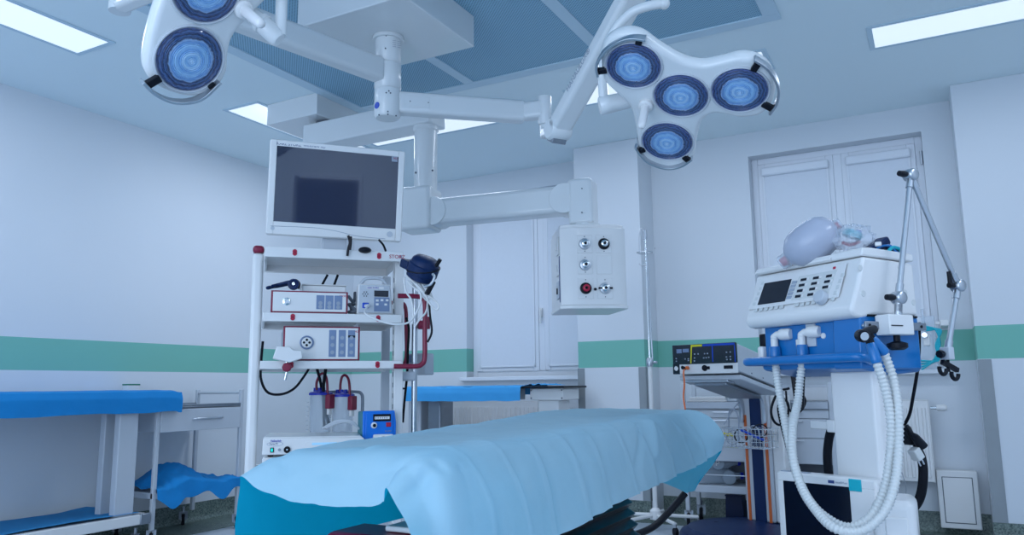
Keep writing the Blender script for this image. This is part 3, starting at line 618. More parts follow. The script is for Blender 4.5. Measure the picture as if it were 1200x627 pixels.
# ================================================================ ENDOSCOPY TOWER
cf = Fr((-2.393,2.668,FZ), 46.6)
CZ = -FZ      # local heights are measured from the floor
t = thing('endoscopy_cart', 'white equipment cart with shelves and dark red handle behind the operating table', 'cart', cf)
def cb(a, b): return MB().box((a[0],a[1],a[2]+CZ),(b[0],b[1],b[2]+CZ))
for s,(x0,x1) in (('l',(-.335,-.287)),('r',(.315,.357))):
    po = MB().box((x0,.08,.10+CZ),(x1,.15,(1.615 if s=='l' else 1.60)+CZ)).build('post', 'white', t, bevel=.016 if s=='l' else .004, segs=3)
    if s == 'l': MB().box((x0-.001,.079,1.615+CZ),(x1+.001,.151,1.65+CZ)).build('post_cap', 'maroon', po, bevel=.014)
    else:
        for k in range(26): MB().box((x0-.0015,.105,.25+k*.05+CZ),(x0,.117,.272+k*.05+CZ)).build('slot', 'dgrey', po)
    ft = MB().box((x0,.47,.10+CZ),(x1,.50,1.58+CZ)).build('post', 'grey', t, bevel=.004)
def shelf(z0, z1, x0, x1, badges=True, dep=.47):
    s = MB().box((x0,0,z0+CZ),(x1,.012,z1+CZ)).box((x0,.012,z1-.014+CZ),(x1,dep,z1-.004+CZ)).box((x0,dep-.012,z0-.005+CZ),(x1,dep,z1+CZ)).box((x0,.012,z0+CZ),(x0+.012,dep,z1-.004+CZ)).box((x1-.012,.012,z0+CZ),(x1,dep,z1-.004+CZ))
    o = s.build('shelf', 'white', t, bevel=.003)
    for x_ in ((-.155,.225) if badges else ()):
        MB().lathe([(.0,0),(.010,0),(.010,.003),(0,.003)], (x_,0,(z0+z1)/2+CZ+.005), V3(0,-1,0), 16).lathe([(.0,0),(.010,0),(.010,.003),(0,.003)], (x_,0,(z0+z1)/2+CZ-.005), V3(0,-1,0), 16).build('badge', 'red', o)
    return o
s1_ = shelf(1.585,1.632,-.283,.34); shelf(1.296,1.335,-.283,.335); shelf(1.086,1.122,-.287,.335)
shelf(.60,.64,-.287,.335,False); shelf(.12,.16,-.287,.335,False)
text('STORZ', .024, cf.M@V3(.272,-.0015,1.600+CZ), cf.x, EZ, 'red', t); MB().box((.319,-.0012,1.602+CZ),(.333,0,1.617+CZ)).build('emblem', 'btn', t)
for x_ in (-.30,.33):
    for y_ in (.04,.46):
        MB().cyl((x_-.012,y_,.045),(x_+.012,y_,.045),.045).build('wheel', 'rubber', t); MB().box((x_-.016,y_-.02,.05),(x_+.016,y_+.02,.125)).build('fork', 'steel', t, bevel=.003)
hx = .444
hp = spline([(.315,.0,1.423+CZ),(.40,.0,1.423+CZ),(.43,0,1.415+CZ),(hx,0,1.385+CZ),(hx,0,1.26+CZ),(hx,0,1.135+CZ),(.43,0,1.105+CZ),(.40,0,1.096+CZ),(.30,0,1.096+CZ)], 6)
MB().tube(hp, .0115, 14).build('handle', 'maroon', t, label='dark red tube handle')
hp = spline([(.345,.40,1.433+CZ),(.385,.36,1.432+CZ),(.41,.33,1.405+CZ),(.414,.32,1.30+CZ),(.412,.32,1.13+CZ),(.36,.36,1.09+CZ)], 6)
MB().tube(hp, .010, 12).build('handle', 'maroon', t, label='dark red rear handle')
MB().cyl((.425,.15,.60+CZ),(.425,.15,1.52+CZ),.014).build('side_pole', 'steel', t)
MB().box((.355,.13,1.03+CZ),(.43,.17,1.075+CZ)).build('pole_bracket', 'grey', t, bevel=.008)
MB().box((.355,.13,.66+CZ),(.43,.17,.70+CZ)).build('pole_bracket', 'grey', t, bevel=.008)
MB().cyl((.44,.14,1.30+CZ),(.485,.14,1.30+CZ),.022).cyl((.485,.14,1.28+CZ),(.485,.14,1.34+CZ),.014).build('clamp_knob', 'maroon', t, bevel=.003)
# clamp with white block and red knob on the low shelf
tt = thing('rail_clamp', 'white clamp block with dark red knob on the edge of the cart shelf', 'clamp', Fr(cf.M@V3(-.175,-.02,1.13+CZ), 46.6))
MB().prism([(-.06,.0),(-.045,.052),(.01,.05),(.025,.035),(.06,.035),(.065,.0),(.01,-.018)], (0,-.02,0), EX, EZ, EY, -.03, .035).build('clamp_block', 'white', tt, bevel=.004)
MB().cyl((.0,-.012,-.01),(.0,-.012,-.022),.008).build('stem', 'chrome', tt)
kb = MB().lathe([(.0,-.012),(.018,-.012),(.021,-.004),(.021,.006),(.017,.012),(0,.013)], (0,-.025,-.038), V3(0,-1,0), 8).build('knob', 'maroon', tt, bevel=.002)
MB().cyl((.002,-.014,-.05),(-.006,-.014,-.092),.006).build('threaded_rod', 'chrome', tt)
def box_dev(name, label, cat, x0, x1, y, z0, z1, dep, rim):
    fr_ = Fr(cf.M@V3((x0+x1)/2,y,z0+CZ), 46.6); tt = thing(name, label, cat, fr_); w = (x1-x0)/2; h = z1-z0
    MB().box((-w,.01,.004),(w,dep,h-.003)).build('case', 'grey', tt, bevel=.003)
    if rim:
        MB().box((-w-.002,0,.0),(-w+.010,.014,h)).box((w-.010,0,0),(w+.002,.014,h)).box((-w+.01,0,h-.008),(w-.01,.014,h)).box((-w+.01,0,0),(w-.01,.014,.008)).build('front_rim', 'maroon', tt, bevel=.002, label='dark red rim')
    MB().box((-w+.006,-.004,.006),(w-.006,.01,h-.006)).build('front_panel', 'white', tt, bevel=.002)
    return tt, w, h
tt, w, h = box_dev('camera_control_unit', 'white camera control unit with dark red rim on the cart shelf under the top one', 'medical device', -.248, .087, .03, 1.338, 1.438, .36, True)
MB().lathe([(.0,.0),(.017,0),(.017,.004),(.010,.006),(.010,.012),(.006,.012),(.006,.004),(0,.004)], (-w+.065,-.004,h*.50), V3(0,-1,0)).build('socket', 'chrome', tt)
def pads(tt, xs, z0, z1, n, w_=.036, mt='sky'):
    for x_ in xs:
        p = MB().box((x_,-.0055,z0),(x_+w_,-.0035,z1)).build('key_panel', mt, tt, bevel=.0008)
        for k in range(n):
            zc_ = z0+(z1-z0)*(.17+.27*k); MB().lathe([(0,0),(.009,0),(.009,.0015),(0,.0015)], (x_+w_/2,-.0055,zc_), V3(0,-1,0), 16).build('key', 'btn', p)
pads(tt, (.028-.0,.068,.108), .018, h-.018, 2)
text('STORZ', .012, tt.matrix_world@V3(.0,0,0)+cf.x*(w-.037)-cf.y*.005+EZ*(h-.024), cf.x, EZ, 'red', tt)
MB().box((-.03,-.005,h-.022),(.0,-.0035,h-.01)).build('name_tag', 'white', tt)
tt, w, h = box_dev('light_source', 'white light source box with dark red rim and round cable port on the cart', 'medical device', -.19, .145, .03, 1.124, 1.278, .38, True)
MB().lathe([(.0,0),(.030,0),(.031,.006),(.026,.008),(.024,.002),(0,.002)], (-w+.10,-.004,h*.52), V3(0,-1,0)).build('cable_port', 'sky', tt)
MB().lathe([(.0,0),(.023,0),(.023,.004),(0,.004)], (-w+.10,-.0062,h*.52), V3(0,-1,0)).build('port_disc', 'white', tt)
for a_ in (0,90,180,270): MB().lathe([(.0,0),(.0055,0),(.0055,.003),(0,.003)], (-w+.10+.012*math.cos(math.radians(a_)),-.010,h*.52+.012*math.sin(math.radians(a_))), V3(0,-1,0), 12).build('port_hole', 'black', tt)
pads(tt, (.030,.073,.115), .016, h-.016, 3, .032)
MB().box((.115,-.0062,h-.05),(.147,-.0052,h-.040)).build('display', 'dscreen', tt)
text('STORZ', .012, tt.matrix_world@V3(0,0,0)+cf.x*(w-.042)-cf.y*.005+EZ*(h-.026), cf.x, EZ, 'red', tt)
MB().box((-.06,-.005,h-.022),(-.03,-.0035,h-.010)).build('name_tag', 'white', tt)
MB().cyl((w-.02,.03,h-.001),(w-.005,.03,h+.012),.01).build('ball_foot', 'grey', tt)
fr_ = Fr(cf.M@V3(-.015,.10,1.438+CZ), 46.6); tt = thing('accessory_box', 'flat white box lying on top of the camera control unit', 'box', fr_)
MB().box((-.098,0,0),(.102,.2,.036)).build('box_body', 'white', tt, bevel=.006); MB().box((-.1,-.002,.037),(.104,.202,.042)).build('lid', 'white', tt, bevel=.002)
# coiled camera cable with its head on the control unit
tt = thing('endoscope_camera', 'black endoscope camera with cable lying on the camera control unit', 'camera', Fr(cf.M@V3(-.19,.06,1.46+CZ), 46.6))
MB().tube(spline([V3(-.06,.02,-.003),V3(-.075,.01,-.008),V3(-.07,.05,.0),V3(-.02,.06,.01),V3(.03,.04,.022),V3(.02,.03,.026),V3(-.03,.05,.014),V3(-.055,.03,.004)],6), .0075, 10).build('cable', 'navy', tt)
MB().lathe([(.0,-.005),(.020,-.005),(.024,.0),(.026,.012),(.024,.022),(.016,.024),(.014,.018),(0,.018)], (.037,-.0,.008), V3(-.1,-1,.1), 24).build('camera_body', 'navy', tt)
MB().lathe([(.0,.019),(.007,.019),(.007,.026),(0,.026)], (.037,0,.008), V3(-.1,-1,.1), 16).build('connector', 'chrome', tt)
MB().tube(spline([V3(.03,.01,.02),V3(.045,.02,.033),V3(.062,.03,.02),V3(.06,.03,-.005)],6), .006, 8).build('strain_relief', 'black', tt)
# insufflation / pump device with carrying handle
fr_ = Fr(cf.M@V3(.213,.03,1.337+CZ), 46.6); tt = thing('infusion_device', 'small grey device with carrying handle and white plug on the cart shelf', 'medical device', fr_)
MB().prism([(-.082,0),(.086,0),(.073,.143),(-.076,.143)], (0,0,0), EX, EZ, EY, .004, .09).build('case', 'white', tt, bevel=.005)
MB().prism([(-.076,.006),(.080,.006),(.069,.137),(-.071,.137)], (0,0,0), EX, EZ, EY, -.002, .006).build('front_panel', 'grey', tt, bevel=.002)
MB().tube(spline([V3(-.070,.03,.135),V3(-.055,.03,.155),V3(-.04,.03,.170),V3(0,.03,.174),V3(.035,.03,.170),V3(.052,.03,.152),V3(.066,.03,.135)],4), .0075, 10).build('handle', 'grey', tt)
MB().box((-.004,-.0035,.083),(.062,-.0015,.112)).build('display', 'dscreen', tt, bevel=.001)
MB().box((-.004,-.003,.014),(.068,-.0015,.080)).build('key_panel', 'sky', tt, bevel=.001)
for x_,z_ in ((.004,.060),(.026,.062),(.05,.062),(.004,.042),(.044,.042)): MB().box((x_,-.0045,z_),(x_+.013,-.003,z_+.010)).build('key', 'white', tt, bevel=.001)
for a_ in range(7): 
    rr_ = 0 if a_==6 else .011; MB().cyl((-.045+rr_*math.cos(a_*1.047),-.0035,.094+rr_*math.sin(a_*1.047)),(-.045+rr_*math.cos(a_*1.047),-.0015,.094+rr_*math.sin(a_*1.047)),.0028,n=8).build('speaker_hole', 'black', tt)
MB().box((-.04,-.0035,.118),(.04,-.002,.130)).build('label_strip', 'white', tt, bevel=.001); text('KARL STORZ', .009, fr_.M@V3(-.036,-.0045,.121), cf.x, EZ, 'bluelid', tt)
MB().box((-.058,-.006,.028),(-.028,.0,.054)).build('socket', 'sticker', tt, bevel=.003)
MB().cyl((-.043,-.006,.038),(-.036,-.03,.036),.008).build('plug', 'white', tt)
pc = lambda x,y,d: P(x,y,d)
tag(MB().tube(spline([fr_.M@V3(-.036,-.03,.036), pc(428,367,3.42), pc(445,376,3.4), pc(463,380,3.4), pc(480,377,3.42), pc(491,360,3.45), pc(493,345,3.46), pc(486,335,3.5), pc(478,324,3.55)],8), .0045, 8).build('patient_cable', 'white'), 'white cable looping from the small grey device up to the dark blue hanging device', 'cable')
gl = MB()
tag(MB().tube(spline([cf.M@V3(*p) for p in ((.10,.12,1.45),(.125,.10,1.41),(.10,.08,1.405),(.13,.06,1.375),(.10,.07,1.37),(.125,.1,1.362),(.115,.13,1.40),(.13,.12,1.435),(.135,.15,1.47))],8), .008, 8).build('coiled_cable', 'dgrey'), 'dark grey coiled cable between the two devices on the cart shelf', 'cable')
# dark blue hanging device
tt = thing('headlight_unit', 'dark blue round device hanging at the top right of the cart', 'medical device', P(497,316,3.5))
Rm = Matrix.Rotation(math.radians(28), 3, -W)
A_ = (RR*.62-UU*.55-W*.55).normalized(); ctr = P(496,315,3.5); ax_ = (UU*.9+RR*.35-W*.25).normalized()
MB().lathe([(.0,-.055),(.05,-.055),(.066,-.045),(.066,-.025),(.072,-.022),(.072,.018),(.066,.022),(.062,.04),(.05,.052),(.03,.056),(.0,.056)], ctr, ax_, 28).build('body', 'navy', tt, world=True)
MB().tube([ctr+ax_*z_+(RR*math.cos(a_)+ax_.cross(RR)*math.sin(a_))*.0745 for z_ in (.0,) for a_ in [k*math.pi/16 for k in range(32)]], .004, 8, closed=True).build('rim_band', 'black', tt, world=True)
MB().obox(P(508,330,3.46), P(500,345,3.44), .03, .02).build('bracket', 'black', tt, world=True, bevel=.004)
MB().tube(spline([P(497,336,3.43),P(505,333,3.42),P(509,325,3.42),P(507,321,3.43)],5), .006, 8).build('hook', 'steel', tt, world=True)
MB().tube([P(511,312,3.44),P(516,304,3.43)], .009, 10).build('knob', 'black', tt, world=True)
MB().obox(P(474,308,3.55), P(482,312,3.5), .05, .04).build('mount', 'navy', tt, world=True, bevel=.006)
random.seed(5)
for k,pp in enumerate((((476,323),(484,330),(495,342),(506,349),(514,358),(511,363),(503,355),(497,343),(487,332)),
          ((478,322),(489,328),(500,338),(505,347),(500,352),(493,344),(484,336),(477,329)),
          ((474,325),(474,332),(476,342),(482,352),(484,367),(483,380)),
          ((480,323),(492,333),(499,345),(501,355),(499,366),(492,374),(486,383)),
          ((483,322),(495,330),(503,341),(508,352)))):
    tag(MB().tube(spline([P(x,y,3.47+.012*k) for x,y in pp],7), .0045, 8).build('white_cable', 'white'), 'thin white cable of the bundle looping under the dark blue device on the cart side', 'cable', 'white cables on the cart side')
tag(MB().tube(spline([P(503,355,3.5),P(504,370,3.5),P(506,385,3.5),P(505,393,3.5),P(501,401,3.5)],6), .005, 8).build('black_lead', 'black'), 'short black lead hanging below the white cables right of the cart', 'cable')
# monitor
mf = Fr(cf.M@V3(.03,.10,0)+V3(0,0,FZ*-1*0), 46.6)
ct, st = math.cos(math.radians(7)), math.sin(math.radians(7))
t = thing('monitor', 'flat white surgical monitor on top of the equipment cart', 'monitor', Fr(V3(mf.o.x,mf.o.y,1.632), cf.x, cf.y*ct+EZ*st, EZ*ct-cf.y*st))
UT = Matrix.Rotation(math.radians(-7), 3, 'X')
def un(mb): mb.v = [UT@v for v in mb.v]; return mb
LM = lambda x,y: cf.L(x,y,y=.10)
tl, tr, br, bl = LM(315.8,166.8), LM(471.5,173), LM(467.8,282), LM(311.5,275)
cxm = (tl.x+tr.x+bl.x+br.x)/4; W2 = .315; zT = 2.146-1.632; zB = 1.70-1.632; tm = Matrix.Rotation(math.radians(-3), 3, 'X')
def mp(mb, name, m_, parent=t, **k):
    mb.v = [Matrix.Rotation(math.radians(.7),3,'Y')@v for v in mb.v]
    return mb.build(name, m_, parent, **k)
mp(MB().box((-W2,0,zB),(W2,.05,zT)), 'housing', 'white', bevel=.012, segs=3)
mp(MB().box((-W2+.06,.05,zB+.08),(W2-.06,.085,zT-.08)), 'rear_cover', 'white', bevel=.02)
bz = MB(); sx0, sx1, sz0, sz1 = -W2+.032, W2-.032, zB+.063, zT-.032
bz.box((-W2+.004,-.004,zB+.004),(sx0,.004,zT-.004)).box((sx1,-.004,zB+.004),(W2-.004,.004,zT-.004)).box((sx0,-.004,sz1),(sx1,.004,zT-.004)).box((sx0,-.004,zB+.004),(sx1,.004,sz0)); mp(bz, 'bezel', 'white', bevel=.003)
def screen_mat():
    mt = mat('glossy_dark_screen', (.012,.02,.055), .05, coat=1, spec=.9); return mt
mp(MB().box((sx0,-.001,sz0),(sx1,.003,sz1)), 'screen', screen_mat())
mp(MB().cyl((W2-.06,-.004,zB+.035),(W2-.06,-.008,zB+.035),.014), 'power_button', 'grey')
mp(MB().cyl((-W2+.03,-.004,zB+.03),(-W2+.03,-.006,zB+.03),.009), 'logo_disc', 'grey')
mp(MB().tube(spline([V3(-W2+.02,-.0045,zB+.040),V3(-.1,-.0045,zB+.044),V3(0,-.0045,zB+.035),V3(.08,-.0045,zB+.020),V3(.15,-.0045,zB+.014),V3(W2-.08,-.0045,zB+.012)],6), .0012, 6), 'bezel_line', 'btn')
text('KARL STORZ', .019, t.matrix_world@V3(-W2+.035,-.0045,zT-.024), cf.x, EZ, 'txt', t); text('WIDEVIEW HD', .015, t.matrix_world@V3(-W2+.155,-.0045,zT-.023), cf.x, EZ, 'txt', t)
MB().box((.255,-.0025,sz1-.028),(.283,-.0012,sz1-.003)).build('screen_sticker', 'btn', t)
text('HD', .014, t.matrix_world@V3(.262,-.0032,sz1-.016), cf.x, EZ, 'red', t)
un(MB().box((-.055,.03,0),(.058,.075,zB+.03))).build('stand_neck', 'grey', t, bevel=.004); un(MB().box((-.11,-.03,.0),(.12,.17,.012))).build('stand_base', 'grey', t, bevel=.004)
MB().ball(V3(.165,.02,.0), .03, 1, 1, .5).build('mouse', 'black', None).location = t.matrix_world@V3(0,0,0)
tag(bpy.data.objects['mouse'], 'small black rounded object on the cart top beside the monitor neck', 'accessory')
bpy.data.objects['mouse'].name = 'rounded_accessory'
for k,pp in enumerate((((408,276),(410,284),(408,292),(407,300)),((411,277),(411,285),(410,293)))):
    tag(MB().tube(spline([P(x,y,3.55) for x,y in pp],6), .006, 8).build('monitor_cable', 'black'), ('short black cable hanging from the monitor beside its neck, the left one','short black cable hanging from the monitor beside its neck, the right one')[k], 'cable', 'monitor cables')
tag(MB().tube(spline([P(444,281,3.5),P(449,287,3.52),P(452,294,3.55)],6), .005, 8).build('monitor_cable', 'black'), 'short black cable coming down near the right end of the monitor', 'cable', 'monitor cables')
# black cables under and behind the cart shelves
cabs = [([(308,400),(306,425),(306,445),(314,460),(330,462),(345,455),(357,440),(366,425)],3.62,.006,'black cable hanging in a wide loop at the left inside the cart'),
 ([(384,322),(378,333),(372,345)],3.85,.006,'black cable behind the white box on the cart, the left one'),
 ([(396,322),(392,333),(388,345)],3.85,.006,'black cable behind the white box on the cart, the right one'),
 ([(371,430),(376,450),(379,470),(380,500)],3.85,.007,'black cable hanging straight down in front of the left suction canister'),
 ([(382,430),(379,455),(381,478),(386,500)],3.82,.008,'thick black cable slanting down between the suction canisters'),
 ([(378,430),(376,448),(374,466)],3.9,.004,'thin grey cable hanging behind the two black cables in the cart'),
 ([(476,372),(479,385),(478,410),(477,440),(474,470),(472,495)],3.75,.006,'black cable running down along the right post of the cart')]
for k,(pp,d_,r_,lb) in enumerate(cabs): tag(MB().tube(spline([P(x,y,d_) for x,y in pp],8), r_, 8).build('device_cable', 'steel' if 'grey' in lb else 'rubber'), lb, 'cable', 'cables on the equipment cart')
# suction canisters on a rail
cr = thing('equipment_rail', 'bent steel rail behind the suction canisters', 'rail', Fr(cf.M@V3(.1,.47,.98+CZ), 46.6))
MB().tube(spline([V3(-.12,0,.0),V3(.0,0,.002),V3(.09,0,.0),V3(.113,0,-.01),V3(.12,0,-.035),V3(.12,0,-.10)],5), .008, 10).build('rail_tube', 'dsteel', cr)
for k,(px_,py_) in enumerate(((376,462),(402,464))):
    c_ = cf.M@V3(cf.L(px_,py_,y=.43).x,.43,cf.L(px_,py_,y=.43).z)
    tt = thing('suction_canister', ('clear suction canister with dark blue lid, the left of the pair on the cart','clear suction canister with dark blue lid, the right of the pair beside the blue pump')[k], 'canister', c_, 'suction canisters')
    hgt = .26
    MB().lathe([(.044,-hgt),(.048,-hgt+.01),(.052,-.01),(.0525,0)], (0,0,0), EZ, 28).build('jar', 'clear', tt)
    MB().lathe([(.058,-.004),(.058,.006),(.05,.012),(.03,.014),(.03,.02),(0,.021)], (0,0,0), EZ, 28).build('lid', 'bluelid', tt)
    for a_ in (-.028,.0,.026): MB().cyl((a_,-.01,.012),(a_,-.01,.032),.009,n=12).build('lid_port', 'bluelid', tt)
    MB().box((.045,-.02,-.07),(.075,.02,-.0)).build('jar_bracket', 'maroon', tt, bevel=.004); MB().box((.05,-.012,-.1),(.066,.012,-.07)).build('bracket_clip', 'white', tt, bevel=.003)
    for q in range(8): MB().box((-.046,-.0505,-.04-q*.022),(-.030,-.0495,-.038-q*.022)).build('scale_mark', 'btn', tt)
    MB().tube(spline([V3(-.02 if k==0 else -.01,-.01,.02),V3(-.02 if k==0 else -.01,-.01,.06),V3(.0,-.01,.095),V3(.02,-.01,.102),V3(.04,-.01,.085),V3(.05,-.01,.04),V3(.052,-.01,-.03)],6), .0065, 10).build('suction_tube', 'maroon', tt)
# electrosurgery generator, second unit below, blue pump
vf = Fr(cf.M@V3(-.262,-.01,0), 42); 
tt = thing('electrosurgical_generator', 'wide white electrosurgical generator with green switch on the low cart shelf', 'medical device', Fr(V3(vf.o.x,vf.o.y,.722), 42))
MB().prism([(0,0),(.425,0),(.425,.058),(.41,.068),(.0,.072)], (0,0,0), EX, EZ, EY, .012, .33).build('case', 'white', tt, bevel=.006)
MB().prism([(-.003,-.003),(.428,-.003),(.428,.056),(.42,.062),(.0,.068)], (0,0,0), EX, EZ, EY, -.006, .012).build('front_panel', 'white', tt, bevel=.005)
gp = MB().prism([(.17,.004),(.20,.0),(.41,.0),(.41,.052),(.20,.054),(.175,.046),(.165,.025)], (0,0,0), EX, EZ, EY, -.009, -.006).build('display_panel', 'white', tt, bevel=.003)
MB().box((.205,-.0105,.034),(.31,-.009,.044)).build('display', 'lcd', gp); MB().box((.318,-.0105,.034),(.35,-.009,.044)).build('display', 'lcd', gp)
for x_ in (.235,.25,.265): MB().box((x_,-.0105,.016),(x_+.010,-.009,.026)).build('key', 'yellow', gp)
MB().box((.30,-.0105,.018),(.33,-.009,.026)).build('key', 'txt', gp)
MB().prism([(.381,.045),(.387,.045),(.384,.052)], (0,0,0), EX, EZ, EY, -.0105, -.009).build('warning_triangle', 'red', gp)
MB().box((.031,-.010,.008),(.046,-.006,.028)).build('switch_frame', 'black', tt); MB().box((.0345,-.012,.011),(.0425,-.010,.025)).build('power_switch', 'lgreen', tt, bevel=.001)
MB().cyl((.069,-.006,.018),(.069,-.012,.018),.006).build('knob', 'dsteel', tt); MB().lathe([(.0,0),(.014,0),(.014,.008),(.009,.008),(.009,.003),(0,.003)], (.101,-.006,.018), V3(0,-1,0)).build('outlet', 'black', tt)
MB().cyl((.101,-.007,.018),(.101,-.013,.018),.0035,n=10).build('pin', 'chrome', tt)
text('Valleylab', .013, tt.matrix_world@V3(.030,-.0072,.052), vf.x, EZ, 'bluelid', tt); text('Force FX', .009, tt.matrix_world@V3(.028,-.0072,.041), vf.x, EZ, 'txt', tt)
MB().tube([V3(.05+.033*math.cos(a_),-.0068,.043+.0085*math.sin(a_)) for a_ in [k*math.pi/14 for k in range(28)]], .0006, 5, closed=True).build('logo_ring', 'sky', tt)
for x_ in (.03,.39): MB().cyl((x_,.04,-.012),(x_,.04,.002),.012).build('rubber_foot', 'rubber', tt)
tt = thing('argon_unit', 'white box unit mostly hidden below the electrosurgical generator', 'medical device', Fr(V3(vf.o.x,vf.o.y,.640), 42))
MB().box((.0,.005,0),(.42,.33,.068)).build('case', 'white', tt, bevel=.005); MB().box((.0,-.004,.002),(.42,.005,.066)).build('front_panel', 'white', tt, bevel=.003)
MB().box((.03,-.007,.03),(.15,-.004,.055)).build('label_plate', 'grey', tt, bevel=.001)
pf = Fr(cf.M@V3(.169,.04,.64+CZ), 46.6)
tt = thing('arthroscopy_pump', 'bright blue pump box with red switch and clear roller head on the cart', 'pump', pf)
zt_p = .255; MB().prism([(0,0),(.15,0),(.153,.20),(.145,zt_p),(.0,zt_p)], (0,0,0), EX, EZ, EY, .006, .02).build('front_frame', 'pblue', tt, bevel=.004)
MB().box((.002,.02,.0),(.148,.21,zt_p-.006)).build('case', 'teal', tt, bevel=.006)
MB().box((.012,-.0,.01),(.138,.008,zt_p-.010)).build('front_panel', 'pblue', tt, bevel=.003)
MB().box((.045,-.005,.208),(.126,.0,.240)).build('display_frame', 'black', tt, bevel=.002); MB().box((.052,-.007,.217),(.12,-.005,.229)).build('display', 'white', tt)
for q in range(6): MB().box((.056+q*.010,-.0078,.220),(.0585+q*.010,-.007,.226)).build('digit_mark', 'txt', tt)
MB().lathe([(.0,0),(.014,0),(.014,.003),(.009,.004),(.008,.014),(0,.014)], (.05,0,.19), V3(0,-1,0)).build('dial', 'white', tt); MB().cyl((.05,-.012,.19),(.05,-.016,.19),.0075).build('dial_cap', 'black', tt)
MB().box((.105,-.005,.182),(.127,0,.202)).build('red_switch', 'red', tt, bevel=.002)
text('PUMP', .012, pf.M@V3(.1,-.0015,.158), cf.x, EZ, 'sky', tt)
MB().box((.045,-.025,.06),(.135,.0,.150)).build('roller_housing', 'white', tt, bevel=.006)
MB().lathe([(.0,0),(.036,0),(.036,.006),(0,.006)], (.09,-.025,.105), V3(0,-1,0)).build('roller_disc', 'clear', tt); MB().box((.065,-.038,.098),(.12,-.031,.112),).build('roller_arm', 'chrome', tt, bevel=.003)
for q in range(3):
    tag(MB().tube(spline([P(382-q*2,502,3.6),P(392,497-q*1.5,3.6),P(404,494.5-q,3.6),P(414,497-q,3.6),P(421,503,3.6)],7), .0045, 8).build('grey_tube', 'grey'), 'thin grey tube arched over the electrosurgical generator, one of a close bundle of three', 'tube', 'grey tubes behind the generator')
# ================================================================ LEFT SIDE TABLES
def cloth_sheet(name, outline_fn, nu, nv, amp, mt, label, cat, seed=0, world=True):
    rows = [[outline_fn(i/nu, j/nv) for i in range(nu+1)] for j in range(nv+1)]
    rows = [[v+V3(noise.noise(v*9+V3(seed,0,0)), noise.noise(v*9+V3(0,seed,5)), noise.noise(v*8+V3(9,0,seed)))*amp for v in r_] for r_ in rows]
    o = MB().grid(rows).build(name, mt, angle=3.2); tag(o, label, cat); return o
t = thing('instrument_table', 'grey steel instrument table by the left wall under a dark blue cloth', 'table', (-4.9,2.6,FZ))
MB().box((-5.17,1.5,.955),(-4.62,3.63,.985)).build('tabletop', 'steel', t, world=True, bevel=.004)
for x0 in (-4.83,-4.685):
    for y0 in (1.56,3.235): MB().box((x0,y0,.205),(x0+.055,y0+.135,.955)).build('leg', 'grey', t, world=True, bevel=.006)
MB().box((-5.17,1.5,.14),(-4.60,3.47,.205)).build('lower_shelf', 'white', t, world=True, bevel=.006)
MB().box((-4.62,3.40,.138),(-4.592,3.475,.208)).build('shelf_corner', 'dsteel', t, world=True, bevel=.006)
def castor(t, p, r=.045, ang=0, name='castor'):
    p = Vector(p); ax = V3(math.cos(ang), math.sin(ang), 0)
    w = MB().lathe([(0,-.012),(r*.9,-.012),(r,-.006),(r,.006),(r*.9,.012),(0,.012)], p+EZ*r, ax, 24).build(name, 'rubber', t, world=True)
    MB().lathe([(0,-.014),(r*.45,-.014),(r*.5,0),(r*.45,.014),(0,.014)], p+EZ*r, ax, 20).build('hub', 'steel', w, world=True)
    fw = V3(-ax.y,ax.x,0); f = MB()
    for s in (-1,1): f.obox(p+EZ*r+ax*.017*s, p+EZ*(r*2+.015)+fw*.02+ax*.017*s, .028, .003, fw.cross(ax))
    f.obox(p+EZ*(r*2+.012)+fw*.02-ax*.02, p+EZ*(r*2+.012)+fw*.02+ax*.02, .04, .006); f.cyl(p+EZ*(r*2+.012)+fw*.02, p+EZ*(r*2+.05)+fw*.02, .011)
    f.build('fork', 'dsteel', w, world=True)
for x0,y0 in ((-4.66,3.40),(-5.12,3.40),(-4.66,1.6),(-5.12,1.6)): castor(t, (x0,y0,FZ), .042, .3)
def dr1(u, v):
    y = 1.42+u*2.25
    prof = [(-5.20,.975),(-5.195,.995),(-5.16,1.0),(-4.9,1.001),(-4.66,1.0),(-4.602,.992),(-4.586,.95),(-4.59,.855+.004*math.sin(y*9))]
    s = v*(len(prof)-1); i = min(int(s), len(prof)-2); f = s-i
    return V3(prof[i][0]*(1-f)+prof[i+1][0]*f, y, prof[i][1]*(1-f)+prof[i+1][1]*f-(.0 if u < .985 else .012))
o = cloth_sheet('table_cloth', dr1, 90, 60, .004, 'ddrape', 'dark blue cloth hanging over the long instrument table on the left', 'cloth', 1)
MB().grid([[V3(-5.2+.6*i/12, 3.672+.004*math.sin(i*2), .985-.13*j/6) for i in range(13)] for j in range(7)]).build('end_fold', 'ddrape', o, angle=3.2)
def dr2(u, v):
    y = 1.45+u*1.93; x = -5.14+v*.52; z = .209+.008*math.sin(y*5+x*7)*.5
    if v > .9: z += .004
    if u > .9: z += (u-.9)*.12*(1-v)
    return V3(x+(.03*math.sin(y*2) if v > .8 else 0)*.4, y+(.03*v if u > .9 else 0), z+.004)
cloth_sheet('shelf_cloth', dr2, 60, 16, .003, 'tdrape', 'teal blue cloth lying on the lower shelf of the instrument table', 'cloth', 4)
tt = thing('small_packet', 'small white packet with green top standing behind the dark blue cloth by the wall', 'packet', (at(154,450,X=-5.12).x,at(154,450,X=-5.12).y,.985))
MB().box((-.03,-.05,0),(.03,.05,.052)).build('box_body', 'white', tt, bevel=.003); MB().box((-.031,-.051,.052),(.031,.051,.062)).build('box_top', 'green', tt, bevel=.002)
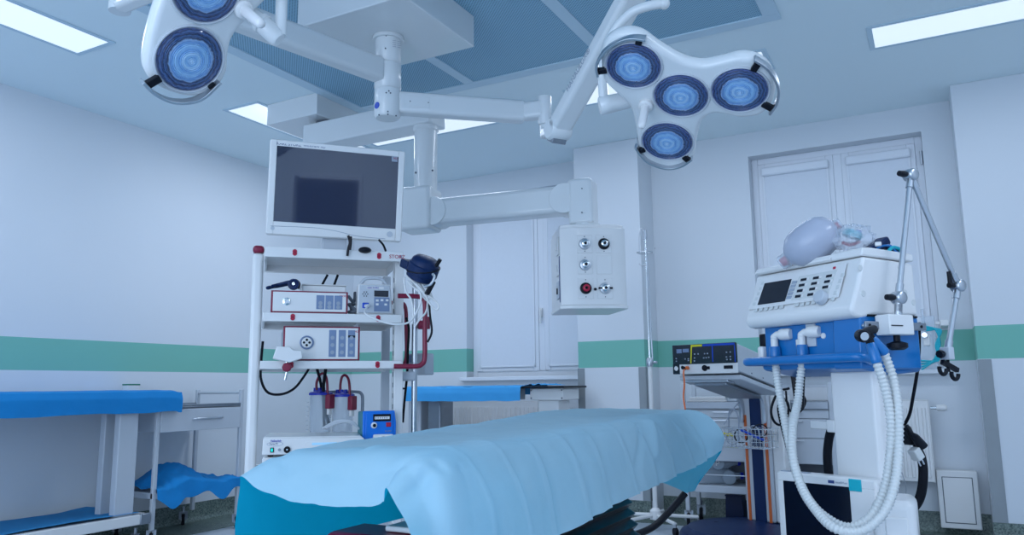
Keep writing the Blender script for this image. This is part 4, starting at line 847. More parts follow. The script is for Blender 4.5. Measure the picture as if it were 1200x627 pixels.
# trolley with a drawer
t = thing('drawer_trolley', 'grey steel trolley with one drawer beside the dark blue covered table', 'trolley', (-4.92,3.9,FZ))
xF, xB, yA, yB_ = -4.65, -5.16, 3.52, 4.27
for x0 in (xF-.025, xB):
    for y0 in (yA, yB_-.03): MB().box((x0,y0,.08),(x0+.025,y0+.03,(1.0 if y0 > 4 else .89))).build('post', 'grey', t, world=True, bevel=.004)
MB().cyl((xF-.012,yB_-.015,.975),(xB+.012,yB_-.015,.975),.010).build('rail', 'grey', t, world=True)
MB().box((xF-.02,yB_-.03,.93),(xF-.005,yB_,.96)).box((xB,yB_-.06,.975),(xB+.025,yB_-.03,1.0)).build('rail_bracket', 'grey', t, world=True) if False else None
MB().box((xB,yA,.875),(xF+.002,yB_-.03,.885)).box((xB,yA,.885),(xB+.02,yB_-.03,.90)).box((xF-.018,yA,.885),(xF+.002,yB_-.03,.90)).build('top_tray', 'dsteel', t, world=True, bevel=.003)
MB().box((xB+.01,yA+.03,.715),(xF-.01,yB_-.03,.873)).build('drawer_box', 'grey', t, world=True, bevel=.003)
dr = MB().box((xF-.01,yA+.03,.715),(xF+.008,yB_-.034,.868)).build('drawer', 'grey', t, world=True, bevel=.003)
yh = [at(x_,490,X=xF).y for x_ in (226,258)]; zh = at(242,490,X=xF).z
MB().tube([(xF+.008,yh[0],zh),(xF+.028,yh[0]+.008,zh),(xF+.032,yh[0]+.02,zh),(xF+.032,yh[1]-.02,zh),(xF+.028,yh[1]-.008,zh),(xF+.008,yh[1],zh)], .009, 10).build('handle', 'steel', dr, world=True)
MB().box((xB,yA,.28),(xF+.002,yB_-.02,.32)).build('lower_shelf', 'grey', t, world=True, bevel=.004)
for x0,y0 in ((xF-.012,yA+.015),(xB+.02,yA+.1),(xF-.012,yB_-.015),(xB+.02,yB_-.1)): castor(t, (x0,y0,FZ), .042, .9)
def heap(u, v):
    x = xB+.05+v*.5; y = yA+.02+u*.74
    z = .345+.14*math.exp(-((u-.38)/.24)**2-((v-.45)/.35)**2)+.03*noise.noise(V3(x*7,y*7,3))+.02*abs(noise.noise(V3(x*16,y*16,3)))
    z = max(z, .337)
    if v > .80:
        k_ = (v-.80)/.20; x = xF+.016+.012*math.sin(u*11)*k_; h_ = .06+.10*math.exp(-((u-.2)/.10)**2)+.05*math.exp(-((u-.75)/.2)**2)+.02*math.sin(u*19); z = .345+(z-.345)*(1-k_)**2-h_*k_
    return V3(x, y, max(z,.12))
cloth_sheet('crumpled_cloth', heap, 70, 60, .011, 'ddrape', 'crumpled dark blue cloth on the lower shelf of the drawer trolley', 'cloth', 8)

# ================================================================ BENCH AT THE BACK
t = thing('back_bench', 'narrow black-topped bench table under the left window', 'table', (-3.2,5.5,FZ))
zt_ = at(640,453,Y=5.4).z
MB().box((-4.05,5.36,zt_-.012),(-2.47,5.80,zt_+.004)).build('tabletop', 'black', t, world=True, bevel=.003)
MB().box((-3.95,5.42,.89),(-3.0,5.75,zt_-.012)).build('table_frame', 'grey', t, world=True, bevel=.005)
xa, xb2 = at(621,460,Y=5.42).x, at(660,460,Y=5.42).x
b_ = MB().box((xa,5.42,at(640,469,Y=5.42).z),(xb2,5.72,zt_-.014)).build('support_box', 'white', t, world=True, bevel=.006)
for x_ in (xa+.012, xb2-.012):
    for z_ in (.905,.965): MB().cyl((x_,5.421,z_),(x_,5.416,z_),.006,n=10).build('screw', 'dgrey', b_, world=True)
xa, xb2 = at(630,480,Y=5.45).x, at(655,480,Y=5.45).x
MB().box((xa,5.45,.03),(xb2,5.66,.895)).build('column', 'white', t, world=True, bevel=.012)
for x0 in (-3.78,-3.98): MB().box((x0,5.46,.03),(x0+.13,5.66,.90)).build('column', 'dsteel' if x0 > -3.9 else 'grey', t, world=True, bevel=.01)
MB().box((-4.05,5.40,FZ),(-2.5,5.78,.04)).build('base_plate', 'dsteel', t, world=True, bevel=.01)
xl_ = at(474,460,Y=5.34).x; xr_ = at(610,460,Y=5.34).x
def dr3(u, v):
    x = xl_+u*(xr_-xl_); prof = [(5.82,.93),(5.82,1.0),(5.80,zt_+.010),(5.6,zt_+.012),(5.38,zt_+.010),(5.345,zt_-.0),(5.335,.95),(5.335,.885)]
    s = v*(len(prof)-1); i = min(int(s), len(prof)-2); f = s-i
    return V3(x, prof[i][0]*(1-f)+prof[i+1][0]*f, prof[i][1]*(1-f)+prof[i+1][1]*f)
cloth_sheet('bench_cloth', dr3, 60, 34, .005, 'mdrape', 'mid blue cloth hanging over the bench under the left window', 'cloth', 12)
def dr4(u, v):
    x = at(613,450,Y=5.5).x+u*.28; y = 5.45+v*.25; return V3(x, y, zt_+.010+.028*abs(noise.noise(V3(x*22,y*14,1)))*(1-abs(2*u-1)**3))
cloth_sheet('folded_cloth', dr4, 30, 16, .002, 'mdrape', 'small crumpled blue cloth on the black end of the bench', 'cloth', 15)
tt = thing('wall_device', 'small grey box device behind the cart pole above the bench', 'medical device', P(487,428,3.95))
MB().box((-.06,0,-.05),(.06,.08,.06)).build('case', 'grey', tt, bevel=.006); MB().box((-.055,-.004,.015),(.0,.0,.052)).build('display', 'sky', tt)
MB().box((-.05,-.01,-.066),(-.03,.02,-.05)).build('plug', 'black', tt)

# ================================================================ IV STAND
ip = V3(-1.835,5.5,FZ)
t = thing('iv_stand', 'tall thin infusion stand with hooks on a white five-legged base', 'stand', ip)
MB().cyl((0,0,.10),(0,0,1.165),.017).build('lower_tube', 'white', t)
MB().lathe([(0,1.15),(.022,1.15),(.026,1.17),(.026,1.20),(.018,1.215),(0,1.215)], (0,0,0), EZ).build('clamp_collar', 'steel', t)
MB().cyl((0.03,-.0,1.18),(.055,-.01,1.18),.010).build('clamp_knob', 'steel', t)
MB().cyl((0,0,1.2),(0,0,2.16),.0085).build('upper_tube', 'chrome', t)
MB().cyl((.022,0,1.2),(.006,0,2.12),.006).build('second_tube', 'steel', t)
MB().lathe([(0,2.10),(.016,2.10),(.018,2.13),(.016,2.17),(0,2.18)], (0,0,0), EZ).build('head', 'steel', t)
MB().tube(spline([V3(-.01,0,2.15),V3(-.03,0,2.19),V3(-.045,0,2.14),V3(-.05,0,2.0)],6), .003, 8).build('hook', 'steel', t)
MB().tube([V3(.06*math.cos(a_)-.005,.06*math.sin(a_),2.0) for a_ in [k*math.pi/12 for k in range(24)]], .0035, 8, closed=True).build('bottle_ring', 'steel', t)
MB().tube(spline([V3(.06,0,2.0),V3(.07,0,2.03),V3(.075,0,2.02)],4), .003, 8).build('ring_tip', 'steel', t)
MB().tube(spline([V3(-.055,0,1.92),V3(-.03,0,1.90),V3(.0,0,1.91)],4), .0035, 8).build('lower_hook', 'steel', t)
MB().lathe([(0,.07),(.04,.07),(.04,.13),(.02,.15),(0,.15)], (0,0,0), EZ).build('hub', 'white', t)
for k in range(5):
    a_ = .45+k*2*math.pi/5; e_ = V3(.30*math.cos(a_), .30*math.sin(a_), .085)
    lg = MB().tube([V3(.02*math.cos(a_),.02*math.sin(a_),.10), e_], .0125, 12).build('leg', 'white', t)
    MB().lathe([(0,-.012),(.027,-.012),(.03,0),(.027,.012),(0,.012)], e_+V3(0,0,-.052), V3(math.sin(a_),-math.cos(a_),0), 20).build('wheel', 'rubber', lg)
    MB().cyl(e_+V3(0,0,-.03), e_, .008).build('wheel_stem', 'steel', lg)

# ================================================================ STEEL TROLLEY AT THE BACK
yf = 5.66; X0_, X1_ = at(798,470,Y=yf).x, -.62
t = thing('supply_trolley', 'steel supply trolley with drawers and an open bottle shelf behind the operating table', 'trolley', ((X0_+X1_)/2,5.85,FZ))
for x0 in (X0_, X1_-.03):
    for y0 in (yf, 5.95): MB().box((x0,y0,.10),(x0+.03,y0+.03,1.0)).build('post', 'grey', t, world=True, bevel=.004)
for z_ in (.985,): MB().box((X0_+.03,5.955,z_-.02),(X1_-.03,5.975,z_)).build('rail', 'grey', t, world=True)
tzt = at(850,471,Y=yf).z; MB().box((X0_+.03,yf-.01,tzt-.05),(X1_-.03,5.98,tzt)).build('top_tray', 'dsteel', t, world=True, bevel=.004)
zz = [tzt-.055, at(850,490,Y=yf).z, at(850,512,Y=yf).z, at(850,541,Y=yf).z]
MB().box((X0_+.03,yf+.015,zz[3]),(X1_-.03,5.98,tzt-.05)).build('cabinet_body', 'grey', t, world=True)
for j in range(3):
    for x0,x1 in ((X0_+.032,X0_+.55),(X0_+.555,X1_-.032)):
        d_ = MB().box((x0,yf,zz[j+1]+.003),(x1,yf+.015,zz[j]-.003)).build('drawer', 'grey', t, world=True, bevel=.003)
        MB().box(((x0+x1)/2-.06,yf-.008,zz[j]-.022),((x0+x1)/2+.06,yf,zz[j]-.012)).build('drawer_pull', 'steel', d_, world=True, bevel=.002)
zs = at(850,570,Y=yf).z; MB().box((X0_+.02,yf-.0,zs-.05),(X1_-.02,5.98,zs)).build('lower_shelf', 'grey', t, world=True, bevel=.004)
MB().box((X0_+.02,5.96,zs),(X1_-.02,5.98,zz[3])).build('back_panel', 'dgrey', t, world=True)
MB().cyl((X0_+.02,yf+.01,zs+.075),(X1_-.02,yf+.01,zs+.075),.004).build('guard_wire', 'steel', t, world=True)
for x0,y0 in ((X0_+.02,yf+.0),(X0_+.03,5.96),(X1_-.02,yf),(X1_-.02,5.96)): castor(t, (x0,y0,FZ), .052, .2)
bs = [((822,560),.055,.30),((858,562),.052,.28),((845,547),.050,.26),((826,546),.045,.26)]
for k,((px_,py_),r_,l_) in enumerate(bs):
    c_ = at(px_,py_,Y=5.8); lb = ['clear bottle lying at the left on the lower trolley shelf','clear bottle lying at the right on the lower trolley shelf, its round base forward','clear bottle lying on top of the other bottles, round base with a moulded mark','clear bottle lying in the upper row at the left of the shelf'][k]
    z_ = zs+r_ if k < 2 else zs+.055*2+r_*.82
    tt = thing('plastic_bottle', lb, 'bottle', V3(c_.x,5.72,z_), 'bottles on the lower trolley shelf'); ax = V3(-.25,1,0).normalized() if k else V3(.9,.45,0).normalized()
    if k == 3: ax = V3(.85,.5,0).normalized()
    MB().lathe([(0,0),(r_*.85,0),(r_,.012),(r_,l_*.7),(r_*.5,l_*.85),(r_*.4,l_),(0,l_)], (0,0,0), ax).build('bottle_body', 'clear', tt)
    MB().lathe([(0,l_),(r_*.45,l_),(r_*.45,l_+.02),(0,l_+.02)], (0,0,0), ax).build('cap', 'bluelid' if k != 2 else 'maroon', tt)
    if k == 2: MB().tube([V3(-.012,-.004,-.016),V3(-.012,-.004,.016),V3(.006,-.004,.014),V3(.010,-.004,.006),V3(.0,-.004,-.002),V3(-.010,-.004,-.003)], .003, 6).build('moulded_mark', 'white', tt)
# things on the trolley top
for k,(px0,px1,h_,m_,nm,lb) in enumerate(((806,852,.035,'white','paper_stack','low stack of white packs at the left on the steel trolley top'),(852,884,.045,'clear','clear_tray','clear plastic tray on the steel trolley top beside the white packs'),(886,905,.05,'mdrape','blue_pack','small blue pack on the steel trolley top behind the column'))):
    x0, x1 = at(px0,460,Y=5.75).x, at(px1,460,Y=5.75).x; tt = thing(nm, lb, 'pack' if k != 1 else 'tray', V3((x0+x1)/2,5.82,tzt)); w_ = (x1-x0)/2
    if k == 0:
        for q in range(3): MB().box((-w_+.01*q,-.1,.012*q),(w_-.004*q,.1,.012*q+.010)).build('pack_layer', 'white', tt, bevel=.003)
    else: MB().box((-w_,-.1,0),(w_,.1,h_)).build('pack_body', m_, tt, bevel=.006); MB().box((-w_-.004,-.104,h_),(w_+.004,.104,h_+.006)).build('pack_rim', m_, tt, bevel=.002)
tt = thing('waste_box', 'dark blue box standing on the floor under the steel trolley', 'box', V3(at(860,600,Y=5.98).x,6.03,FZ)); MB().prism([(-.065,.0),(.062,0),(.075,.03),(.062,.2),(-.055,.2)], (0,0,0), EX, EZ, EY, -.05, .07).build('box_body', 'navy', tt, bevel=.004); MB().box((-.06,-.055,.19),(.066,.075,.202)).build('lid', 'navy', tt, bevel=.003)

# ================================================================ ELECTROSURGERY CART
ef = Fr(P(865,435,4.5), -18.3); pcol = at(890,612,Z=.09)
t = thing('electrosurgery_cart', 'column cart with orange stripes and dark blue round foot beside the ventilator', 'cart', Fr(V3(pcol.x,pcol.y,FZ), -18.3))
Lc = lambda p: Vector(((p-t.location).dot(ef.x), (p-t.location).dot(ef.y), p.z-FZ))
cfm = Fr(V3(pcol.x,pcol.y,FZ), -18.3); yc = 0.0; 
xs = [cfm.L(x_,540,y=0).x for x_ in (871.5,876,882,895,900.5,904,918)]
zc0, zc1 = .115, cfm.L(890,455,y=0).z
MB().box((xs[0]-.004,.0,zc0),(xs[0],.16,zc1)).box((xs[1],-.004,zc0),(xs[2]-.004,.0,zc1)).build('column_edge', 'grey', t, bevel=.002) if False else None
MB().box((xs[0],.0,zc0),(xs[5],.16,zc1)).build('column', 'grey', t, bevel=.012)
MB().box((xs[5],.02,zc0),(xs[6],.15,zc1-.05)).build('side_profile', 'white', t, bevel=.01)
MB().box((xs[2],-.006,zc0),(xs[3],.0,zc1)).build('front_strip', 'navy', t, bevel=.002)
MB().box((xs[1]-.008,-.006,zc0),(xs[1]+.010,0,zc1-.18)).build('orange_stripe', 'orange', t); MB().box((xs[4]-.014,-.006,zc0),(xs[4]+.004,0,zc1-.18)).build('orange_stripe', 'orange', t)
for s in (-1,1):
    x_ = (xs[0]+xs[5])/2+s*.085
    ln = spline([V3(x_,-.02,zc1-.22),V3(x_,-.02,zc1-.12),V3(x_,-.05,zc1-.05),V3(x_,-.12,zc1-.0),V3(x_,-.22,zc1+.045),V3(x_,-.36,zc1+.085)],5)
    rr = []
    for i,p in enumerate(ln): rr.append([p+V3(-.012,0,0)-V3(0,.016,.012),p+V3(.012,0,0)-V3(0,.016,.012),p+V3(.012,0,0)+V3(0,.016,.012),p+V3(-.012,0,0)+V3(0,.016,.012)])
    MB().loft(rr).build('bracket_arm', 'steel', t, bevel=.003)
# unit and its tray, both tilted backwards
tau = .215
def T(mb, name, m_, parent, **k):
    mb.v = [ef.o+ef.x*v.x+ef.y*v.y+EZ*(v.z-tau*v.y) for v in mb.v]; return mb.build(name, m_, parent, world=True, **k)
T(MB().box((-.43,.03,-.04),(.0,.50,-.012)), 'device_tray', 'grey', t, bevel=.006)
T(MB().box((-.40,.03,-.055),(-.09,.10,-.04)), 'tray_front_bar', 'steel', t, bevel=.004)
T(MB().box((-.34,.06,-.07),(-.12,.46,-.05)), 'tray_support', 'dsteel', t, bevel=.004)
u = thing('electrosurgery_unit', 'electrosurgery generator with black front panel, yellow and blue marks, on the column cart', 'medical device', Fr(ef.o, -18.3))
T(MB().box((-.44,.0,.0),(0,.49,.165)), 'case', 'grey', u, bevel=.008)
T(MB().box((-.445,-.012,-.012),(.004,.0,.05)), 'lower_front', 'white', u, bevel=.004)
fp = T(MB().box((-.442,-.016,.046),(.002,.0,.166)), 'front_panel', 'dscreen', u, bevel=.002)
T(MB().box((-.446,-.013,-.012),(-.395,-.001,.05)), 'corner_panel', 'dscreen', u, bevel=.002)
T(MB().prism([(-.313,.05),(-.306,.05),(-.296,.150),(-.225,.150),(-.225,.162),(-.304,.162)], (0,-.0165,0), EX, EZ, EY, -.001, .0), 'yellow_frame', 'yellow', fp)
T(MB().prism([(-.158,.055),(-.152,.055),(-.150,.150),(-.004,.150),(-.004,.162),(-.222,.162),(-.222,.150),(-.158,.150)], (0,-.0165,0), EX, EZ, EY, -.001, .0), 'blue_frame', 'sticker', fp)
T(MB().box((-.008,-.0175,.05),(-.002,-.0165,.15)), 'blue_edge', 'sticker', fp)
T(MB().box((-.41,-.0175,.115),(-.372,-.0165,.140)), 'display', 'sky', fp); T(MB().box((-.365,-.0175,.118),(-.32,-.0165,.140)), 'display', 'sky', fp)
for x_,z_ in ((-.415,.082),(-.415,.066),(-.35,.078),(-.327,.078),(-.327,.068),(-.28,.105),(-.255,.105),(-.282,.082),(-.284,.064),(-.21,.105),(-.19,.105),(-.217,.08),(-.2,.08),(-.182,.082),(-.06,.108),(-.035,.108),(-.062,.080),(-.036,.082),(-.06,.065),(-.036,.065)):
    T(MB().box((x_-.004,-.0178,z_-.003),(x_+.005,-.0165,z_+.004)), 'key', 'btn', fp)
T(MB().lathe([(0,0),(.014,0),(.014,.002),(0,.002)], (-.42,-.0135,.022), V3(0,-1,0), 20), 'round_key', 'white', u)
T(MB().lathe([(0,0),(.018,0),(.018,.006),(.008,.006),(.008,.002),(0,.002)], (-.215,-.012,.020), V3(0,-1,0), 20), 'socket', 'black', u)
T(MB().box((-.235,-.016,.012),(-.18,-.012,.030)), 'socket_frame', 'black', u, bevel=.004); T(MB().box((-.085,-.016,.012),(-.025,-.012,.032)), 'socket_frame', 'black', u, bevel=.006)
T(MB().cyl((-.36,-.012,.022),(-.36,-.035,.022),.011), 'plug', 'black', u); T(MB().cyl((-.335,-.03,.020),(-.32,-.03,.020),.011), 'plug_tip', 'orange', u)
for q in range(3): T(MB().cyl((.0,.15+.13*q,.02),(.003,.15+.13*q,.02),.004,n=8), 'screw', 'dgrey', u)
T(MB().box((.0,.02,-.003),(.0015,.49,.0)), 'seam', 'dgrey', u)
tag(MB().tube(spline([P(802,433,4.7),P(801,437,4.6),P(802,450,4.55),P(801,465,4.5),P(803,480,4.4)],6), .005, 8).build('instrument_cable', 'orange'), 'thin orange brown cable hanging from the black front panel plug', 'cable')
# foot
bp = []
rings = []
cx0, cy0 = (xs[0]+xs[5])/2-.04, -.16
for z_,k_ in ((.02,1.0),(.055,1.0),(.075,.97),(.085,.90),(.10,.86),(.115,.45),(.12,.30)):
    rings.append([V3(cx0+.40*k_*math.cos(a_), cy0+.42*k_*math.sin(a_), z_) for a_ in [q*math.pi/24 for q in range(48)]])
MB().loft(rings).build('foot', 'navy', t, angle=.5)
for q in range(4):
    a_ = q*math.pi/2+.7; MB().lathe([(0,-.014),(.03,-.014),(.034,0),(.03,.014),(0,.014)], V3(cx0+.33*math.cos(a_), cy0+.35*math.sin(a_), .034), V3(math.cos(a_),math.sin(a_),0)).build('wheel', 'rubber', t)
MB().ball(V3(cx0-.16, cy0-.05, .108), .02, 1.6, .8, .5).build('brake_pedal', 'black', t)
# wire basket
tt = thing('wire_basket', 'chrome wire basket with coiled leads on the cart column', 'basket', Fr(V3(pcol.x,pcol.y,FZ), -18.3))
bx0, bx1 = cfm.L(848,515,y=-.12).x, cfm.L(904,515,y=-.12).x; bzt, bzb = cfm.L(880,503,y=-.2).z, cfm.L(880,526,y=-.2).z
def loop(z_, k_=0): return [V3(bx0+k_,-.015,z_),V3(bx1-k_,-.015,z_),V3(bx1-k_,-.20+k_,z_),V3(bx0+k_,-.20+k_,z_)]
for q in range(4):
    z_ = bzb+(bzt-bzb)*q/3; MB().tube(loop(z_, .012*(3-q)/3), .0022 if q < 3 else .0035, 6, closed=True).build('wire_ring', 'chrome', tt)
w_ = MB()
n_ = 12
for i in range(n_+1):
    x_ = bx0+.01+(bx1-bx0-.02)*i/n_; w_.tube([V3(x_,-.20,bzt),V3(x_,-.19,bzb),V3(x_,-.02,bzb),V3(x_,-.015,bzt)], .0016, 5)
for i in range(7):
    y_ = -.19+.17*i/6; w_.tube([V3(bx0,y_,bzt),V3(bx0+.012,y_,bzb),V3(bx1-.012,y_,bzb),V3(bx1,y_,bzt)], .0016, 5)
w_.build('wire_mesh', 'chrome', tt)
lc = thing('coiled_leads', 'grey and black coiled leads with yellow bands lying in the wire basket', 'cable', Fr(V3(pcol.x,pcol.y,FZ), -18.3))
random.seed(11)
for k in range(5):
    c_ = V3(bx0+.06+.05*k,-.10+.02*(k%2),bzb+.06+.012*k); ex_ = V3(random.uniform(.3,1),random.uniform(-.5,.5),random.uniform(-.2,.6)).normalized(); ey_ = ex_.cross(V3(.2,1,.1)).normalized()
    MB().tube([c_+ex_*.05*math.cos(a_)+ey_*.045*math.sin(a_) for a_ in [q*math.pi/10 for q in range(20)]], .0045, 8, closed=True).build('lead_coil', ('btn','black','grey')[k%3], lc)
MB().tube(spline([V3(bx0+.03,-.1,bzb+.08),V3(bx0+.04,-.1,bzt+.10),V3(bx0+.08,-.1,bzt+.12),V3(bx0+.11,-.1,bzt+.06),V3(bx0+.1,-.1,bzb+.05)],6), .005, 8).build('lead_loop', 'btn', lc)
MB().tube(spline([V3(bx0+.02,-.14,bzt+.02),V3(bx0+.08,-.05,bzt+.16),V3(xs[0],-.01,zc1-.18)],6), .004, 8).build('lead_riser', 'btn', lc)
for k in range(3): MB().cyl(V3(bx0+.0+.035*k,-.17,bzt-.03-.004*k),V3(bx0+.03+.035*k,-.16,bzt-.05),.007).build('yellow_band', 'yellow', lc)
MB().obox(V3(bx0+.15,-.15,bzt-.01),V3(bx1-.06,-.10,bzb+.05),.03,.014).build('blue_handle', 'sticker', lc, bevel=.004)
tag(MB().tube(spline([P(925,455,4.9),P(912,460,4.9),P(904,478,4.9),P(906,492,4.9),P(914,498,4.9),P(922,490,4.9),P(924,475,4.9),P(918,468,4.9),P(912,478,4.9),P(916,500,4.9),P(921,520,4.9),P(925,535,4.9)],7), .008, 8).build('coiled_power_cable', 'black'), 'black power cable coiled behind the column cart and hanging down', 'cable')
tag(MB().tube(spline([P(921,458,4.8),P(923,475,4.8),P(931,486,4.8),P(940,480,4.8),P(944,470,4.8),P(940,463,4.8),P(935,470,4.8)],7), .006, 8).build('coiled_thin_cable', 'black'), 'thin black cable loop between the corrugated hoses at the ventilator left', 'cable')

# ================================================================ VENTILATOR
V0 = P(1000,370,2.35); vf = Fr(V3(V0.x,V0.y,0), -37.1)
t = thing('ventilator', 'white and blue ventilator on a white column stand at the right', 'ventilator', vf)
w0 = -.476
prof = [(.062,1.388),(.030,1.300),(.0,1.235),(-.004,1.222),(.0,1.208),(.012,1.197),(.035,1.193),(.08,1.203),(.285,1.207),(.285,1.375),(.20,1.382)]
MB().prism(prof, (0,0,0), EY, EZ, EX, w0, 0).build('control_housing', 'white', t, bevel=.010, segs=3)
fn = V3(0,-.165,.062)
fo = V3(0,.0,1.235); fu = (V3(0,.062,1.388)-fo).normalized(); fnn = V3(0,-fu.z,fu.y)
def face(mb_poly, d0, d1, name, m_, parent, **k):
    return MB().prism(mb_poly, fo, EX, fu, fnn, d0, d1).build(name, m_, parent, **k)
Lf = lambda x0,z0,x1,z1: [(x0,z0),(x1,z0),(x1,z1),(x0,z1)]
FB = .004
def Fu(px,py):
    # pixel on the sloping front face -> (x, height along the face)
    v = ray(px,py); nn = vf.y*fnn.y+EZ*fnn.z; o_ = vf.o+vf.y*fo.y+EZ*fo.z; q = CAM+v*((o_-CAM).dot(nn)/v.dot(nn)); return ((q-o_).dot(vf.x), (q-o_).dot(vf.y*fu.y+EZ*fu.z))
face([Fu(878,364),Fu(984,349),Fu(994,309),Fu(893,326)], FB, FB+.002, 'front_plate', 'white', t, bevel=.001)
pnl = face([Fu(929,353),Fu(972,347),Fu(983,317),Fu(938,325)], FB+.002, FB+.003, 'key_field', 'hose', t)
face([Fu(889.5,358.5),Fu(921.5,354),Fu(929.5,328),Fu(898,333)], FB+.002, FB+.0045, 'screen', 'dscreen', t, bevel=.001)
for j in range(5):
    q = [Fu(923+1.6*(4-j)*1.0-0,351.5-4.4*(4-j)),Fu(928.5+1.6*(4-j),350.8-4.4*(4-j)),Fu(930+1.6*(4-j),347.5-4.4*(4-j)),Fu(924.3+1.6*(4-j),348-4.4*(4-j))]; face(q, FB+.002, FB+.004, 'soft_key', 'btn', t)
for (cx_,cy_,n_) in ((937,348.2,4),(951.5,346.2,4),(969,337.5,3)):
    for j in range(n_):
        a_, b_ = Fu(cx_-3.6+j*2.2, cy_+2.1-j*6.5), Fu(cx_+3.6+j*2.2, cy_-2.1-j*6.5+.2); x0,x1 = sorted((a_[0],b_[0])); z0,z1 = sorted((a_[1],b_[1]))
        k_ = face(Lf(x0,z0,x1,z1), FB+.003, FB+.0045, 'dark_key', 'dscreen', pnl)
        face(Lf(x1+.002,z0,x1+.010,z1), FB+.003, FB+.0045, 'light_key', 'white', pnl)
kx, kz = Fu(965.5,350.5)
MB().lathe([(0,0),(.024,0),(.024,.010),(.021,.022),(.0,.024)], fo+EX*kx+fu*kz+fnn*FB, fnn, 30).build('rotary_knob', 'grey', t, bevel=.002)
for (px_,py_) in [(884+0*k,357-6.5*k) for k in range(0)]+[(887+6.0*k,364.5-.8*k) for k in range(6)]+[(935+6.5*k,358.2-.9*k) for k in range(4)]:
    a_ = Fu(px_,py_); face(Lf(a_[0]-.008,a_[1]-.006,a_[0]+.008,a_[1]+.006), FB+.0, FB+.0032, 'touch_key', 'hose', t, bevel=.001)
for k in range(5):
    a_ = Fu(885.5+2.4*k,357-6*k); face(Lf(a_[0]-.007,a_[1]-.006,a_[0]+.007,a_[1]+.006), FB, FB+.0032, 'touch_key', 'hose', t, bevel=.001)
    a_ = Fu(977.5+2.9*k,351-7*k); face(Lf(a_[0]-.007,a_[1]-.007,a_[0]+.007,a_[1]+.007), FB, FB+.0032, 'touch_key', 'hose', t, bevel=.001)
a_ = Fu(979.5,315); face(Lf(a_[0]-.005,a_[1]-.004,a_[0]+.005,a_[1]+.004), FB+.002, FB+.004, 'alarm_lamp', 'red', t)
# lid with a recessed tray
zl_ = 1.390
MB().prism([(.060,zl_),(.052,zl_+.008),(.062,zl_+.016),(.285,zl_+.004),(.285,zl_-.010)], (0,0,0), EY, EZ, EX, w0+.0, -.125).build('lid_tray', 'white', t, bevel=.004)
MB().prism([(.056,zl_),(.062,zl_+.026),(.10,zl_+.028),(.287,zl_+.018),(.287,zl_-.008)], (0,0,0), EY, EZ, EX, -.125, .001).build('lid', 'white', t, bevel=.006, segs=3)
MB().box((w0+.06,.075,zl_+.004),(-.13,.20,zl_+.014)).build('tray_recess', 'dsteel', t, bevel=.003)
MB().prism([(.055,zl_+.010),(.060,zl_+.022),(.080,zl_+.022),(.080,zl_+.008)], (0,0,0), EY, EZ, EX, w0+.005, -.12).build('tray_lip', 'white', t, bevel=.003)
for y_,z_ in ((.045,1.35),(.05,1.27),(.22,1.36),(.235,1.28),(.27,1.25)): MB().lathe([(0,0),(.010,0),(.009,.0015),(0,.0015)], (0,y_,z_), EX, 18).build('side_screw', 'hose', t)
# blue body
MB().box((-.435,.045,1.055),(-.10,.28,1.197)).build('valve_block', 'blue', t, bevel=.006)
MB().prism([(.020,1.04),(.03,1.202),(.285,1.202),(.285,1.037)], (0,0,0), EY, EZ, EX, -.11, -.002).build('side_body', 'blue', t, bevel=.006)
MB().box((-.002,.14,1.150),(.0,.272,1.196)).build('side_recess', 'blue', t, bevel=.004); 
for y_ in (.06,.24): MB().box((-.02,y_,1.200),(.001,y_+.04,1.206)).build('hinge', 'black', t)
MB().lathe([(0,0),(.010,0),(.009,.003),(0,.003)], (-.165,.045,1.150), V3(0,-1,0), 20).build('front_screw', 'white', t)
MB().box((-.235,.040,1.118),(-.195,.046,1.192)).build('flow_plate', 'grey', t, bevel=.001)
MB().prism([(0,1.045),(.0,1.068),(.06,1.072),(.285,1.07),(.285,1.03),(.14,1.02)], (0,.02,0), EY, EZ, EX, -.43, -.02).build('tray_body', 'blue', t, bevel=.01)
rail = [V3(-.44,.10,1.075),V3(-.485,.06,1.075),V3(-.488,.02,1.075),V3(-.475,-.005,1.075),V3(-.42,-.012,1.075),V3(-.2,-.014,1.075),V3(-.05,-.012,1.075),V3(.005,.0,1.075),V3(.012,.03,1.070),V3(-.01,.07,1.06)]
MB().tube(spline(rail,6), .0145, 14).build('tray_rail', 'blue', t)
for px_,py_ in ((907,393),(939,391)):
    g = vf.L(px_,py_,y=.028); nm_ = 'port_connector'
    pc_ = MB().tube([V3(g.x,.028,1.118),V3(g.x,.028,1.150),V3(g.x+.003,.028,1.160),V3(g.x+.012,.030,1.165),V3(g.x+.035,.034,1.165)], .0125, 16)
    pc_.ball(V3(g.x+.002,.028,1.157), .0135).lathe([(0,.025),(.018,.025),(.020,.032),(.020,.062),(.016,.070),(0,.070)], V3(g.x,.03,1.165), V3(1,.15,0), 20)
    o_ = pc_.build(nm_, 'white', t); MB().lathe([(0,1.075),(.0185,1.075),(.0205,1.085),(.0185,1.12),(.017,1.125),(0,1.125)], V3(g.x,.028,0), EZ, 22).build('cuff', 'bluelid' if 0 else 'blue', o_)
MB().box((-.47,.05,1.13),(-.44,.10,1.175)).build('water_trap', 'black', t, bevel=.005); MB().box((-.462,.03,1.07),(-.435,.07,1.13)).build('filter_cup', 'white', t, bevel=.008)
MB().box((-.28,.035,1.105),(-.255,.06,1.145)).build('sensor_block', 'white', t, bevel=.004)
